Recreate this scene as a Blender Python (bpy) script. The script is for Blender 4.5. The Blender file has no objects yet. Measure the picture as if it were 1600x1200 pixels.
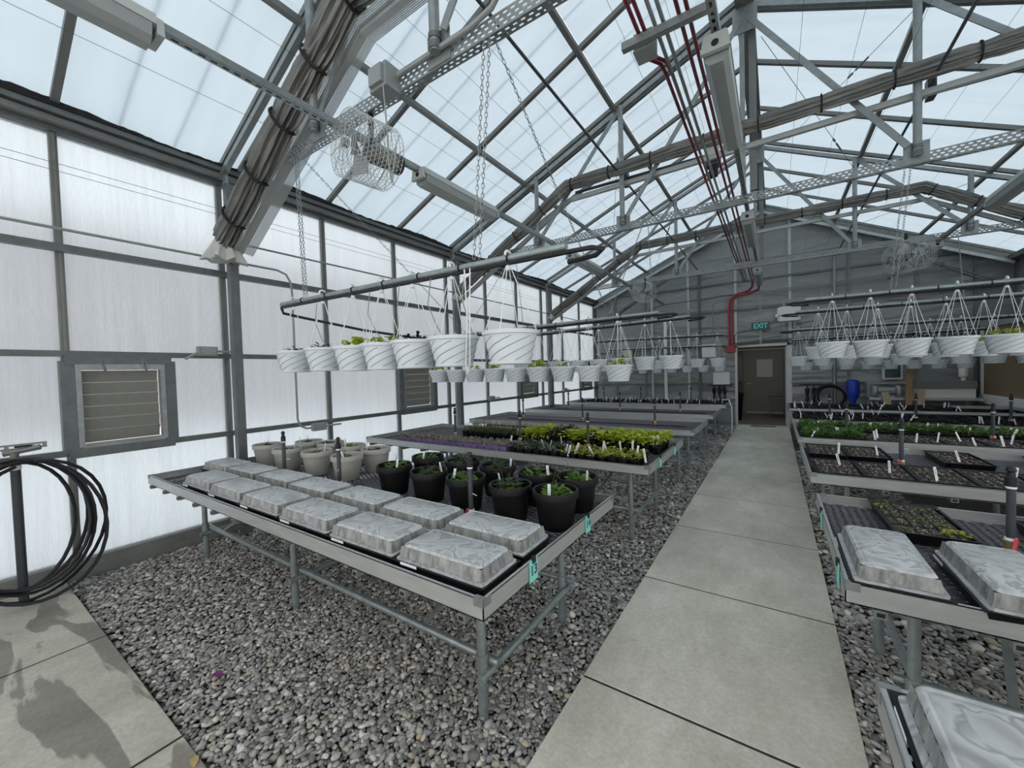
import bpy, math, random
import numpy as np
from mathutils import Vector, Matrix
random.seed(7); rng = np.random.default_rng(7)
SC = bpy.context.scene
COL = SC.collection
PI = math.pi

# ------------------------------------------------------------------ camera
cam = bpy.data.cameras.new('camera'); cam.sensor_fit = 'HORIZONTAL'; cam.sensor_width = 36.0
cam.lens = 616.574 / 1600 * 36.0; cam.clip_start = 0.02; cam.clip_end = 300
co = bpy.data.objects.new('camera', cam); COL.objects.link(co); SC.camera = co
CAM_H = 1.6
def cam_axes(yaw, pitch, roll):
    f = Vector((math.sin(yaw)*math.cos(pitch), math.cos(yaw)*math.cos(pitch), math.sin(pitch)))
    r = Vector((math.cos(yaw), -math.sin(yaw), 0)); d = f.cross(r)
    r2 = r*math.cos(roll) + d*math.sin(roll); d2 = -r*math.sin(roll) + d*math.cos(roll)
    return r2, d2, f
_r, _d, _f = cam_axes(-0.58815076, -0.02875436, 0.02866979)
co.matrix_world = Matrix(((_r.x, -_d.x, -_f.x, 0), (_r.y, -_d.y, -_f.y, 0), (_r.z, -_d.z, -_f.z, CAM_H), (0, 0, 0, 1)))

# ------------------------------------------------------------------ sky and exposure (bright overcast day)
world = bpy.data.worlds.new('overcast_sky'); SC.world = world; world.use_nodes = True
bg = world.node_tree.nodes['Background']
bg.inputs[0].default_value = (1.0, 0.985, 0.965, 1); bg.inputs[1].default_value = 1.0
SC.view_settings.view_transform = 'Standard'; SC.view_settings.look = 'None'
SC.view_settings.gamma = 1.0; SC.view_settings.use_curve_mapping = False
SC.view_settings.exposure = 1.0
SC.cycles.max_bounces = 10; SC.cycles.diffuse_bounces = 5; SC.cycles.transmission_bounces = 8

# ------------------------------------------------------------------ materials
MATS = {}
def pbsdf(name, col, rough=0.5, metal=0.0, noise=0.0, nscale=8.0, ncol=None, bump=0.0, bscale=40.0, stretch=(1, 1, 1), spec=0.5, coord='Object', trans=0.0):
    m = bpy.data.materials.new(name); m.use_nodes = True; MATS[name] = m
    nt = m.node_tree; b = nt.nodes['Principled BSDF']
    b.inputs['Base Color'].default_value = (*col, 1); b.inputs['Roughness'].default_value = rough
    b.inputs['Metallic'].default_value = metal; b.inputs['Specular IOR Level'].default_value = spec
    if noise or bump:
        tc = nt.nodes.new('ShaderNodeTexCoord'); mp = nt.nodes.new('ShaderNodeMapping'); mp.inputs['Scale'].default_value = stretch
        nt.links.new(tc.outputs[coord], mp.inputs['Vector'])
    if noise:
        nz = nt.nodes.new('ShaderNodeTexNoise'); nz.inputs['Scale'].default_value = nscale; nz.inputs['Detail'].default_value = 6; nz.inputs['Roughness'].default_value = 0.65
        nt.links.new(mp.outputs[0], nz.inputs['Vector'])
        cr = nt.nodes.new('ShaderNodeValToRGB'); c2 = ncol or tuple(max(0, c*(1-noise)) for c in col)
        cr.color_ramp.elements[0].position = 0.32; cr.color_ramp.elements[0].color = (*c2, 1)
        cr.color_ramp.elements[1].position = 0.68; cr.color_ramp.elements[1].color = (*col, 1)
        nt.links.new(nz.outputs['Fac'], cr.inputs[0]); nt.links.new(cr.outputs[0], b.inputs['Base Color'])
    if bump:
        nb = nt.nodes.new('ShaderNodeTexNoise'); nb.inputs['Scale'].default_value = bscale; nb.inputs['Detail'].default_value = 4
        nt.links.new(mp.outputs[0], nb.inputs['Vector'])
        bm = nt.nodes.new('ShaderNodeBump'); bm.inputs['Strength'].default_value = bump; bm.inputs['Distance'].default_value = 0.01
        nt.links.new(nb.outputs['Fac'], bm.inputs['Height']); nt.links.new(bm.outputs[0], b.inputs['Normal'])
    return m
def leafmat(name, col, col2, t=0.35):
    m = bpy.data.materials.new(name); m.use_nodes = True; MATS[name] = m
    nt = m.node_tree; b = nt.nodes['Principled BSDF']; out = nt.nodes['Material Output']
    b.inputs['Roughness'].default_value = 0.5; b.inputs['Specular IOR Level'].default_value = 0.3
    tc = nt.nodes.new('ShaderNodeTexCoord'); nz = nt.nodes.new('ShaderNodeTexNoise'); nz.inputs['Scale'].default_value = 28
    cr = nt.nodes.new('ShaderNodeValToRGB'); cr.color_ramp.elements[0].position = 0.35; cr.color_ramp.elements[1].position = 0.65
    cr.color_ramp.elements[0].color = (*col2, 1); cr.color_ramp.elements[1].color = (*col, 1)
    nt.links.new(tc.outputs['Object'], nz.inputs['Vector']); nt.links.new(nz.outputs['Fac'], cr.inputs[0]); nt.links.new(cr.outputs[0], b.inputs['Base Color'])
    tr = nt.nodes.new('ShaderNodeBsdfTranslucent'); nt.links.new(cr.outputs[0], tr.inputs['Color'])
    mx = nt.nodes.new('ShaderNodeMixShader'); mx.inputs[0].default_value = t
    nt.links.new(b.outputs[0], mx.inputs[1]); nt.links.new(tr.outputs[0], mx.inputs[2]); nt.links.new(mx.outputs[0], out.inputs['Surface'])
    return m
def panelmat(name, see, diff, col=(0.93, 0.96, 0.97), streak=0.12, sdir='z', rough=0.45, flute=0.0, fdir='y'):
    """Twin-wall polycarbonate: scattered light plus a blurred view of what is outside."""
    m = bpy.data.materials.new(name); m.use_nodes = True; MATS[name] = m
    nt = m.node_tree; N = nt.nodes; L = nt.links; N.remove(N['Principled BSDF']); out = N['Material Output']
    tc = N.new('ShaderNodeTexCoord'); mp = N.new('ShaderNodeMapping')
    mp.inputs['Scale'].default_value = {'z': (1.0, 12.0, 0.5), 'r': (0.6, 4.0, 0.6)}[sdir]
    L.new(tc.outputs['Object'], mp.inputs['Vector'])
    nz = N.new('ShaderNodeTexNoise'); nz.inputs['Scale'].default_value = 1.6; nz.inputs['Detail'].default_value = 6; nz.inputs['Roughness'].default_value = 0.6
    L.new(mp.outputs[0], nz.inputs['Vector'])
    cr = N.new('ShaderNodeValToRGB'); cr.color_ramp.elements[0].position = 0.3; cr.color_ramp.elements[1].position = 0.62
    cr.color_ramp.elements[0].color = (*[c*(1-streak) for c in col], 1); cr.color_ramp.elements[1].color = (*col, 1)
    L.new(nz.outputs['Fac'], cr.inputs[0])
    tr = N.new('ShaderNodeBsdfTranslucent'); rf = N.new('ShaderNodeBsdfRefraction'); df = N.new('ShaderNodeBsdfDiffuse')
    rf.inputs['IOR'].default_value = 1.18; rf.inputs['Roughness'].default_value = rough
    for s in (tr, rf): L.new(cr.outputs[0], s.inputs['Color'])
    df.inputs['Color'].default_value = (0.88, 0.90, 0.91, 1)
    if flute:
        wv = N.new('ShaderNodeTexWave'); wv.bands_direction = fdir.upper(); wv.inputs['Scale'].default_value = 26
        L.new(tc.outputs['Object'], wv.inputs['Vector'])
        bp = N.new('ShaderNodeBump'); bp.inputs['Strength'].default_value = flute; bp.inputs['Distance'].default_value = 0.004
        L.new(wv.outputs['Fac'], bp.inputs['Height'])
        for s in (tr, rf, df): L.new(bp.outputs[0], s.inputs['Normal'])
    m1 = N.new('ShaderNodeMixShader'); m1.inputs[0].default_value = see; L.new(tr.outputs[0], m1.inputs[1]); L.new(rf.outputs[0], m1.inputs[2])
    m2 = N.new('ShaderNodeMixShader'); m2.inputs[0].default_value = diff; L.new(m1.outputs[0], m2.inputs[1]); L.new(df.outputs[0], m2.inputs[2])
    L.new(m2.outputs[0], out.inputs['Surface'])
    return m

pbsdf('galv', (0.31, 0.335, 0.335), 0.42, 0.55, 0.28, 14)
pbsdf('galv_dark', (0.15, 0.165, 0.165), 0.5, 0.4, 0.25, 10)
pbsdf('frame', (0.20, 0.205, 0.195), 0.45, 0.35, 0.2, 6)
pbsdf('frame_light', (0.50, 0.52, 0.51), 0.4, 0.3, 0.15, 6)
pbsdf('alu', (0.52, 0.535, 0.525), 0.38, 0.55, 0.18, 5, stretch=(1, 1, 6))
pbsdf('sill', (0.23, 0.24, 0.225), 0.6, 0.2, 0.25, 6)
pbsdf('slat', (0.25, 0.255, 0.225), 0.55, 0.2, 0.12, 20)
pbsdf('slat_dark', (0.15, 0.155, 0.14), 0.55, 0.2, 0.12, 20)
pbsdf('black_foam', (0.012, 0.012, 0.012), 0.9, 0, 0, bump=1.0, bscale=60)
pbsdf('black_plastic', (0.006, 0.0065, 0.008), 0.42, spec=0.28)
pbsdf('pot_black', (0.006, 0.006, 0.0065), 0.5, spec=0.25)
pbsdf('pot_grey', (0.40, 0.39, 0.36), 0.55, noise=0.08, nscale=4, spec=0.3)
pbsdf('purple', (0.17, 0.12, 0.30), 0.5)
pbsdf('white_plastic', (0.66, 0.70, 0.735), 0.42, noise=0.06, nscale=5)
pbsdf('groove', (0.22, 0.26, 0.30), 0.6)
pbsdf('cord', (0.72, 0.75, 0.76), 0.5)
pbsdf('tag_white', (0.82, 0.84, 0.86), 0.5)
pbsdf('ink', (0.05, 0.06, 0.10), 0.7)
pbsdf('mint', (0.22, 0.66, 0.58), 0.45)
pbsdf('soil', (0.085, 0.065, 0.05), 0.95, noise=0.8, nscale=60, ncol=(0.018, 0.013, 0.01), bump=1.0, bscale=90)
pbsdf('perlite', (0.50, 0.46, 0.38), 0.9)
pbsdf('rubber', (0.014, 0.014, 0.017), 0.45, spec=0.35)
pbsdf('pipe_dark', (0.045, 0.052, 0.058), 0.45)
pbsdf('brass', (0.45, 0.33, 0.16), 0.4, 0.7)
pbsdf('red_valve', (0.55, 0.05, 0.08), 0.4)
pbsdf('red_pipe', (0.16, 0.012, 0.022), 0.4)
pbsdf('red_bright', (0.32, 0.02, 0.035), 0.4)
pbsdf('grey_pipe', (0.27, 0.29, 0.28), 0.5, 0.2)
pbsdf('steel_tube', (0.33, 0.375, 0.375), 0.35, 0.55, 0.3, 18)
pbsdf('housing', (0.42, 0.44, 0.425), 0.5)
pbsdf('diffuser', (0.29, 0.31, 0.305), 0.35, noise=0.12, nscale=3)
pbsdf('box_grey', (0.24, 0.26, 0.26), 0.55)
pbsdf('box_white', (0.74, 0.74, 0.70), 0.5)
pbsdf('motor', (0.16, 0.16, 0.145), 0.5, 0.3)
pbsdf('wire_cage', (0.46, 0.48, 0.47), 0.4, 0.3)
pbsdf('curtain', (0.17, 0.168, 0.152), 0.28, 0.1, 0.4, 3, ncol=(0.09, 0.088, 0.08), spec=0.8)
pbsdf('curtain_end', (0.60, 0.60, 0.57), 0.4, 0, 0.3, 12)
pbsdf('strap', (0.006, 0.006, 0.006), 0.7)
pbsdf('wood', (0.42, 0.26, 0.13), 0.6, noise=0.3, nscale=5, stretch=(6, 6, 0.6))
pbsdf('wood_pale', (0.55, 0.42, 0.27), 0.6, noise=0.25, nscale=5, stretch=(6, 6, 0.6))
pbsdf('blue', (0.01, 0.05, 0.45), 0.35)
pbsdf('beige', (0.55, 0.55, 0.40), 0.5)
pbsdf('door_grey', (0.30, 0.31, 0.29), 0.6)
pbsdf('corridor', (0.23, 0.225, 0.21), 0.8)
pbsdf('corridor_floor', (0.25, 0.235, 0.21), 0.7, noise=0.2, nscale=4)
pbsdf('paper', (0.75, 0.76, 0.76), 0.7)
pbsdf('grinder', (0.35, 0.36, 0.37), 0.5)
pbsdf('pvc', (0.78, 0.78, 0.75), 0.4)
pbsdf('hedge', (0.42, 0.34, 0.32), 0.9, noise=0.35, nscale=0.3, ncol=(0.27, 0.25, 0.265), stretch=(1, .4, 1.6))
pbsdf('snow', (0.93, 0.94, 0.95), 0.9)
pbsdf('gravel_base', (0.13, 0.125, 0.11), 0.95, noise=0.75, nscale=45, ncol=(0.02, 0.02, 0.018), bump=1.0, bscale=50)
pbsdf('petal', (0.16, 0.03, 0.14), 0.6)
pbsdf('dry_leaf', (0.36, 0.28, 0.12), 0.7)
leafmat('leaf', (0.14, 0.26, 0.055), (0.07, 0.15, 0.035))
leafmat('leaf_dark', (0.055, 0.105, 0.045), (0.025, 0.06, 0.025))
leafmat('leaf_lime', (0.58, 0.64, 0.07), (0.32, 0.42, 0.035))
leafmat('leaf_yellow', (0.52, 0.52, 0.07), (0.24, 0.29, 0.04))
leafmat('leaf_purple', (0.035, 0.022, 0.035), (0.015, 0.012, 0.018), 0.1)
leafmat('leaf_silver', (0.30, 0.34, 0.27), (0.14, 0.19, 0.13))
leafmat('leaf_brown', (0.44, 0.39, 0.31), (0.22, 0.19, 0.15))
leafmat('leaf_grass', (0.16, 0.19, 0.06), (0.08, 0.09, 0.03))
panelmat('panel_roof', 0.10, 0.24, (0.715, 0.785, 0.835), 0.05, 'r')
panelmat('panel_wall', 0.70, 0.10, (0.775, 0.82, 0.85), 0.06, 'z', flute=0.5)
panelmat('panel_clear', 0.93, 0.03, (0.97, 0.98, 0.98), 0.02, 'z', rough=0.1)  # for panes out of view, made clear to brighten the foreground

def m_concrete():
    m = pbsdf('concrete', (0.43, 0.43, 0.385), 0.85); nt = m.node_tree; N = nt.nodes; L = nt.links; b = N['Principled BSDF']
    tc = N.new('ShaderNodeNewGeometry'); mp = N.new('ShaderNodeMapping'); mp.inputs['Scale'].default_value = (1, 0.55, 1); L.new(tc.outputs['Position'], mp.inputs['Vector'])
    n1 = N.new('ShaderNodeTexNoise'); n1.inputs['Scale'].default_value = 2.4; n1.inputs['Detail'].default_value = 12; n1.inputs['Roughness'].default_value = 0.74
    n2 = N.new('ShaderNodeTexNoise'); n2.inputs['Scale'].default_value = 55; n2.inputs['Detail'].default_value = 5
    L.new(mp.outputs[0], n1.inputs['Vector']); L.new(tc.outputs['Position'], n2.inputs['Vector'])
    c1 = N.new('ShaderNodeValToRGB'); c1.color_ramp.elements[0].position = 0.3; c1.color_ramp.elements[1].position = 0.7
    c1.color_ramp.elements[0].color = (0.44, 0.42, 0.345, 1); c1.color_ramp.elements[1].color = (0.72, 0.69, 0.605, 1)
    L.new(n1.outputs['Fac'], c1.inputs[0])
    c2 = N.new('ShaderNodeValToRGB'); c2.color_ramp.elements[0].position = 0.3; c2.color_ramp.elements[1].position = 0.7
    c2.color_ramp.elements[0].color = (0.86, 0.86, 0.86, 1); c2.color_ramp.elements[1].color = (1.05, 1.05, 1.05, 1)
    L.new(n2.outputs['Fac'], c2.inputs[0])
    mu = N.new('ShaderNodeMix'); mu.data_type = 'RGBA'; mu.blend_type = 'MULTIPLY'; mu.inputs[0].default_value = 1
    L.new(c1.outputs[0], mu.inputs[6]); L.new(c2.outputs[0], mu.inputs[7]); L.new(mu.outputs[2], b.inputs['Base Color'])
    bp = N.new('ShaderNodeBump'); bp.inputs['Strength'].default_value = 0.25; bp.inputs['Distance'].default_value = 0.004
    L.new(n2.outputs['Fac'], bp.inputs['Height']); L.new(bp.outputs[0], b.inputs['Normal'])
    # wet copy for the slabs beside the hose: dark wet patches with ragged edges
    w = m.copy(); w.name = 'concrete_wet_dimmed'; MATS['concrete_wet_dimmed'] = w; N = w.node_tree.nodes; L = w.node_tree.links; b = N['Principled BSDF']
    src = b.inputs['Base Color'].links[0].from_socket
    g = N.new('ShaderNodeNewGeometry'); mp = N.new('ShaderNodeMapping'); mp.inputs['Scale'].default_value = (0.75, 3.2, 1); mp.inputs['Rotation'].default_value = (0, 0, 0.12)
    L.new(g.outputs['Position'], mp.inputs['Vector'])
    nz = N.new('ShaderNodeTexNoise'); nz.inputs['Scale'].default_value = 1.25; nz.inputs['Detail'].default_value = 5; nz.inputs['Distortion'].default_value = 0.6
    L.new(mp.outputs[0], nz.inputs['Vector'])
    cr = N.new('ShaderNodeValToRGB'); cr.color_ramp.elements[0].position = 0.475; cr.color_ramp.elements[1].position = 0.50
    cr.color_ramp.elements[0].color = (0.36, 0.355, 0.345, 1); cr.color_ramp.elements[1].color = (.74, .75, .75, 1)  # tone outside the wet patches lowered to offset bright front light
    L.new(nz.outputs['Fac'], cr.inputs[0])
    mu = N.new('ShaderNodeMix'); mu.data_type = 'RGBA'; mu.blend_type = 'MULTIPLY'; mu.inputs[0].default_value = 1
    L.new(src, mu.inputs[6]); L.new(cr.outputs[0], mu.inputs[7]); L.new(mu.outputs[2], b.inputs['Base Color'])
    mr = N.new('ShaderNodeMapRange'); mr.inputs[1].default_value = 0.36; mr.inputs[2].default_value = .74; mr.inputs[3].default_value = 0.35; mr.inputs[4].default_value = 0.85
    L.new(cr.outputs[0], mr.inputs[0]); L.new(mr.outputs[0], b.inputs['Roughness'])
m_concrete()
def m_pebble():
    m = pbsdf('pebble', (0.3, 0.3, 0.28), 0.6, spec=0.35); nt = m.node_tree; b = nt.nodes['Principled BSDF']
    a = nt.nodes.new('ShaderNodeAttribute'); a.attribute_name = 'tint'; nt.links.new(a.outputs['Color'], b.inputs['Base Color'])
m_pebble()
for _i, _c in enumerate(((0.42, 0.405, 0.37), (0.28, 0.275, 0.26), (0.54, 0.51, 0.44), (0.46, 0.38, 0.27), (0.18, 0.175, 0.17), (0.66, 0.64, 0.58))):
    pbsdf('pebble_%d' % _i, _c, 0.6, noise=0.25, nscale=30, spec=0.35)
def m_lid():
    """cloudy plastic dome, milky with runs of condensation"""
    m = pbsdf('lid', (0.5, 0.52, 0.53), 0.3); nt = m.node_tree; N = nt.nodes; L = nt.links; b = N['Principled BSDF']; out = N['Material Output']
    tc = N.new('ShaderNodeTexCoord'); oi = N.new('ShaderNodeObjectInfo')
    ad = N.new('ShaderNodeVectorMath'); ad.operation = 'ADD'; L.new(tc.outputs['Object'], ad.inputs[0])
    sc = N.new('ShaderNodeVectorMath'); sc.operation = 'SCALE'; sc.inputs['Scale'].default_value = 9; L.new(oi.outputs['Location'], sc.inputs[0]); L.new(sc.outputs[0], ad.inputs[1])
    nz = N.new('ShaderNodeTexNoise'); nz.inputs['Scale'].default_value = 4.5; nz.inputs['Detail'].default_value = 3; nz.inputs['Distortion'].default_value = 1.8; L.new(ad.outputs[0], nz.inputs['Vector'])
    cr = N.new('ShaderNodeValToRGB'); e = cr.color_ramp.elements
    e[0].position = 0.30; e[0].color = (0.46, 0.468, 0.475, 1); e[1].position = 0.72; e[1].color = (0.40, 0.41, 0.415, 1)
    for p, c in ((0.44, 0.68), (0.485, 0.40), (0.52, 0.72), (0.60, 0.58)):
        n = e.new(p); n.color = (c*0.97, c, c*1.02, 1)
    L.new(nz.outputs['Fac'], cr.inputs[0]); L.new(cr.outputs[0], b.inputs['Base Color'])
    tr = N.new('ShaderNodeBsdfTranslucent'); L.new(cr.outputs[0], tr.inputs['Color'])
    mx = N.new('ShaderNodeMixShader'); mx.inputs[0].default_value = 0.28
    L.new(b.outputs[0], mx.inputs[1]); L.new(tr.outputs[0], mx.inputs[2]); L.new(mx.outputs[0], out.inputs['Surface'])
    # side skirt: dark, wet with condensation in vertical runs
    m = pbsdf('lid_side', (0.4, 0.41, 0.4), 0.25, noise=0.68, nscale=26, ncol=(0.13, 0.125, 0.12), stretch=(1, 1, 0.35))
m_lid()
def m_film():
    m = pbsdf('film', (0.25, 0.26, 0.255), 0.22, spec=0.6); nt = m.node_tree; N = nt.nodes; L = nt.links; b = N['Principled BSDF']
    g = N.new('ShaderNodeNewGeometry'); mp = N.new('ShaderNodeMapping'); mp.inputs['Scale'].default_value = (0.5, 1, 2.2); L.new(g.outputs['Position'], mp.inputs['Vector'])
    nz = N.new('ShaderNodeTexNoise'); nz.inputs['Scale'].default_value = 1.3; nz.inputs['Detail'].default_value = 2; nz.inputs['Distortion'].default_value = 0.8
    L.new(mp.outputs[0], nz.inputs['Vector'])
    bp = N.new('ShaderNodeBump'); bp.inputs['Strength'].default_value = 0.9; bp.inputs['Distance'].default_value = 0.12
    L.new(nz.outputs['Fac'], bp.inputs['Height']); L.new(bp.outputs[0], b.inputs['Normal'])
m_film()
def m_pad():
    m = pbsdf('pad', (0.19, 0.14, 0.075), 0.9); nt = m.node_tree; N = nt.nodes; L = nt.links; b = N['Principled BSDF']
    tc = N.new('ShaderNodeTexCoord'); w = N.new('ShaderNodeTexWave'); w.inputs['Scale'].default_value = 14; w.inputs['Distortion'].default_value = 2; w.bands_direction = 'Z'
    L.new(tc.outputs['Object'], w.inputs['Vector'])
    cr = N.new('ShaderNodeValToRGB'); cr.color_ramp.elements[0].color = (0.14, 0.10, 0.055, 1); cr.color_ramp.elements[1].color = (0.27, 0.21, 0.12, 1)
    L.new(w.outputs['Fac'], cr.inputs[0]); L.new(cr.outputs[0], b.inputs['Base Color'])
m_pad()
def emis(name, col, s):
    m = bpy.data.materials.new(name); m.use_nodes = True; MATS[name] = m; b = m.node_tree.nodes['Principled BSDF']
    b.inputs['Base Color'].default_value = (*col, 1); b.inputs['Emission Color'].default_value = (*col, 1); b.inputs['Emission Strength'].default_value = s
emis('exit_green', (0.10, 0.50, 0.40), 0.10)
emis('lamp_glow', (1.0, 0.93, 0.80), 1.6)
pbsdf('exit_box', (0.03, 0.07, 0.07), 0.4)
def m_stripe():
    m = bpy.data.materials.new('sheer'); m.use_nodes = True; MATS['sheer'] = m; nt = m.node_tree; N = nt.nodes; L = nt.links
    b = N['Principled BSDF']; out = N['Material Output']; b.inputs['Base Color'].default_value = (0.6, 0.63, 0.64, 1); b.inputs['Roughness'].default_value = 0.5
    tr = N.new('ShaderNodeBsdfTransparent'); tr.inputs[0].default_value = (0.92, 0.93, 0.94, 1)
    mx = N.new('ShaderNodeMixShader'); mx.inputs[0].default_value = 0.45; L.new(tr.outputs[0], mx.inputs[1]); L.new(b.outputs[0], mx.inputs[2]); L.new(mx.outputs[0], out.inputs['Surface'])
m_stripe()

# ------------------------------------------------------------------ mesh building
class MB:
    def __init__(s): s.v = []; s.f = []
    def add(s, vs, fs):
        o = len(s.v); s.v += [tuple(p) for p in vs]; s.f += [tuple(i+o for i in q) for q in fs]; return s
    def box(s, c, d, rot=None):
        x, y, z = d[0]/2, d[1]/2, d[2]/2
        vs = [Vector(p) for p in ((-x,-y,-z),(x,-y,-z),(x,y,-z),(-x,y,-z),(-x,-y,z),(x,-y,z),(x,y,z),(-x,y,z))]
        if rot is not None: vs = [rot @ p for p in vs]
        c = Vector(c)
        return s.add([c+p for p in vs], [(0,3,2,1),(4,5,6,7),(0,1,5,4),(1,2,6,5),(2,3,7,6),(3,0,4,7)])
    def mm(s, a, b):
        return s.box([(a[i]+b[i])/2 for i in range(3)], [abs(b[i]-a[i]) for i in range(3)])
    def bar(s, p0, p1, w, h, up=(0, 0, 1)):
        """box beam from p0 to p1; w across, h along up"""
        p0, p1 = Vector(p0), Vector(p1); d = p1-p0; l = d.length; d.normalize(); up = Vector(up)
        if abs(d.dot(up)) > 0.99: up = Vector((1, 0, 0))
        x = d.cross(up).normalized(); z = x.cross(d)
        return s.box((p0+p1)/2, (w, l, h), Matrix((x, d, z)).transposed())
    def cyl(s, p0, p1, r, n=8, r1=None, cap=True):
        p0, p1 = Vector(p0), Vector(p1); d = (p1-p0).normalized(); r1 = r if r1 is None else r1
        a = d.orthogonal().normalized(); b = d.cross(a)
        vs = [p+(a*math.cos(2*PI*i/n)+b*math.sin(2*PI*i/n))*q for p, q in ((p0, r), (p1, r1)) for i in range(n)]
        fs = [(i, (i+1) % n, n+(i+1) % n, n+i) for i in range(n)]
        if cap: fs += [tuple(range(n-1, -1, -1)), tuple(range(n, 2*n))]
        return s.add(vs, fs)
    def tube(s, pts, r, n=6, closed=False):
        pts = [Vector(p) for p in pts]; m = len(pts); vs = []; prev = None
        for i, p in enumerate(pts):
            q0 = pts[(i-1) % m] if (closed or i > 0) else p; q1 = pts[(i+1) % m] if (closed or i < m-1) else p
            d = (q1-q0)
            if d.length < 1e-9: d = Vector((0, 0, 1))
            d.normalize()
            if prev is None: a = d.orthogonal().normalized()
            else:
                a = prev-d*prev.dot(d)
                a = a.normalized() if a.length > 1e-6 else d.orthogonal().normalized()
            prev = a; b = d.cross(a); rr = r[i] if isinstance(r, (list, tuple)) else r
            vs += [p+(a*math.cos(2*PI*k/n)+b*math.sin(2*PI*k/n))*rr for k in range(n)]
        fs = []
        for i in range(m if closed else m-1):
            j = (i+1) % m
            fs += [(i*n+k, i*n+(k+1) % n, j*n+(k+1) % n, j*n+k) for k in range(n)]
        if not closed: fs += [tuple(range(n-1, -1, -1)), tuple(range((m-1)*n, m*n))]
        return s.add(vs, fs)
    def lathe(s, prof, n=20, c=(0, 0, 0), capb=True, capt=False):
        c = Vector(c); vs = [c+Vector((r*math.cos(2*PI*i/n), r*math.sin(2*PI*i/n), z)) for r, z in prof for i in range(n)]
        fs = [(j*n+i, j*n+(i+1) % n, (j+1)*n+(i+1) % n, (j+1)*n+i) for j in range(len(prof)-1) for i in range(n)]
        if capb: fs.append(tuple(range(n-1, -1, -1)))
        if capt: fs.append(tuple(range((len(prof)-1)*n, len(prof)*n)))
        return s.add(vs, fs)
    def plate(s, o, du, dv, L, W, pitch, slot, rows, t=0.003):
        """perforated plate: origin o, unit dirs du (length L) and dv (width W); rows of holes"""
        o, du, dv = Vector(o), Vector(du), Vector(dv); nn = du.cross(dv)*t
        ws = W/(2*rows+1)
        def q(u0, u1, v0, v1):
            a = [o+du*u0+dv*v0, o+du*u1+dv*v0, o+du*u1+dv*v1, o+du*u0+dv*v1]
            s.add(a+[p+nn for p in a], [(3,2,1,0),(4,5,6,7),(0,1,5,4),(1,2,6,5),(2,3,7,6),(3,0,4,7)])
        for r in range(rows+1): q(0, L, 2*r*ws, (2*r+1)*ws)
        n = int(L/pitch)
        for r in range(rows):
            off = (pitch/2 if r % 2 else 0)
            for i in range(n+1):
                u0 = max(0, i*pitch-off); u1 = min(L, u0+pitch-slot)
                if u1 > u0: q(u0, u1, (2*r+1)*ws, (2*r+2)*ws)
        return s
    def mesh(s, name, mat, smooth=False, mats=None):
        me = bpy.data.meshes.new(name); me.from_pydata(s.v, [], s.f); me.update()
        if mat: me.materials.append(MATS[mat])
        if smooth:
            me.polygons.foreach_set('use_smooth', [True]*len(me.polygons))
            try: me.set_sharp_from_angle(angle=math.radians(40))
            except Exception: pass
        return me
    def build(s, name, mat, parent=None, smooth=False, loc=(0, 0, 0)):
        return put(name, s.mesh(name, mat, smooth), parent, loc)
def put(name, me, parent=None, loc=(0, 0, 0), rot=(0, 0, 0), scale=None):
    o = bpy.data.objects.new(name, me); COL.objects.link(o); o.parent = parent; o.location = loc; o.rotation_euler = rot
    if scale: o.scale = (scale,)*3 if isinstance(scale, (int, float)) else scale
    return o
def tag(o, label=None, cat=None, group=None, kind=None):
    if label: o['label'] = label
    if cat: o['category'] = cat
    if group: o['group'] = group
    if kind: o['kind'] = kind
    return o
def thing(name, label, cat, loc=(0, 0, 0), rz=0, group=None, kind=None):
    o = put(name, None, None, loc, (0, 0, rz)); o.empty_display_size = 0.1
    return tag(o, label, cat, group, kind)
def struct(name, label=None, loc=(0, 0, 0)):
    o = put(name, None, None, loc); o.empty_display_size = 0.1
    return tag(o, label, None, None, 'structure')
ORD = ['first', 'second', 'third', 'fourth', 'fifth', 'sixth', 'seventh', 'eighth', 'ninth', 'tenth', 'eleventh', 'twelfth', 'thirteenth', 'fourteenth', 'fifteenth', 'sixteenth', 'seventeenth', 'eighteenth', 'nineteenth', 'twentieth']
ORD += ['twenty-'+w for w in ORD[:9]]+['thirtieth']

# ------------------------------------------------------------------ overall dimensions
XL, XR, YF, YB = -4.9, 4.05, -2.8, 12.3         # side walls, wall behind the camera, end wall
RX, RZ = -0.25, 5.74                             # ridge
EZL, EZR = 3.78, 3.68                            # roof plane height at the side walls
SL, SR = (RZ-EZL)/(RX-XL), (RZ-EZR)/(XR-RX)
def roof(x): return RZ-SL*(RX-x) if x < RX else RZ-SR*(x-RX)
TY = [1.83, 5.29, 8.74]
RAF = [1.83+1.152*k for k in range(-4, 10)]      # rafter / mullion lines

# ------------------------------------------------------------------ outside
o = MB().mm((-60, -50, -0.35), (60, 70, -0.28)).build('outdoor_ground', 'snow'); tag(o, 'pale ground outside beyond the glazing', kind='structure')
o = MB().mm((-26, -30, -0.3), (-22, 45, 7.8)).build('outdoor_building', 'hedge'); tag(o, 'blurred low building outside beyond left glazing', kind='structure')

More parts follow.
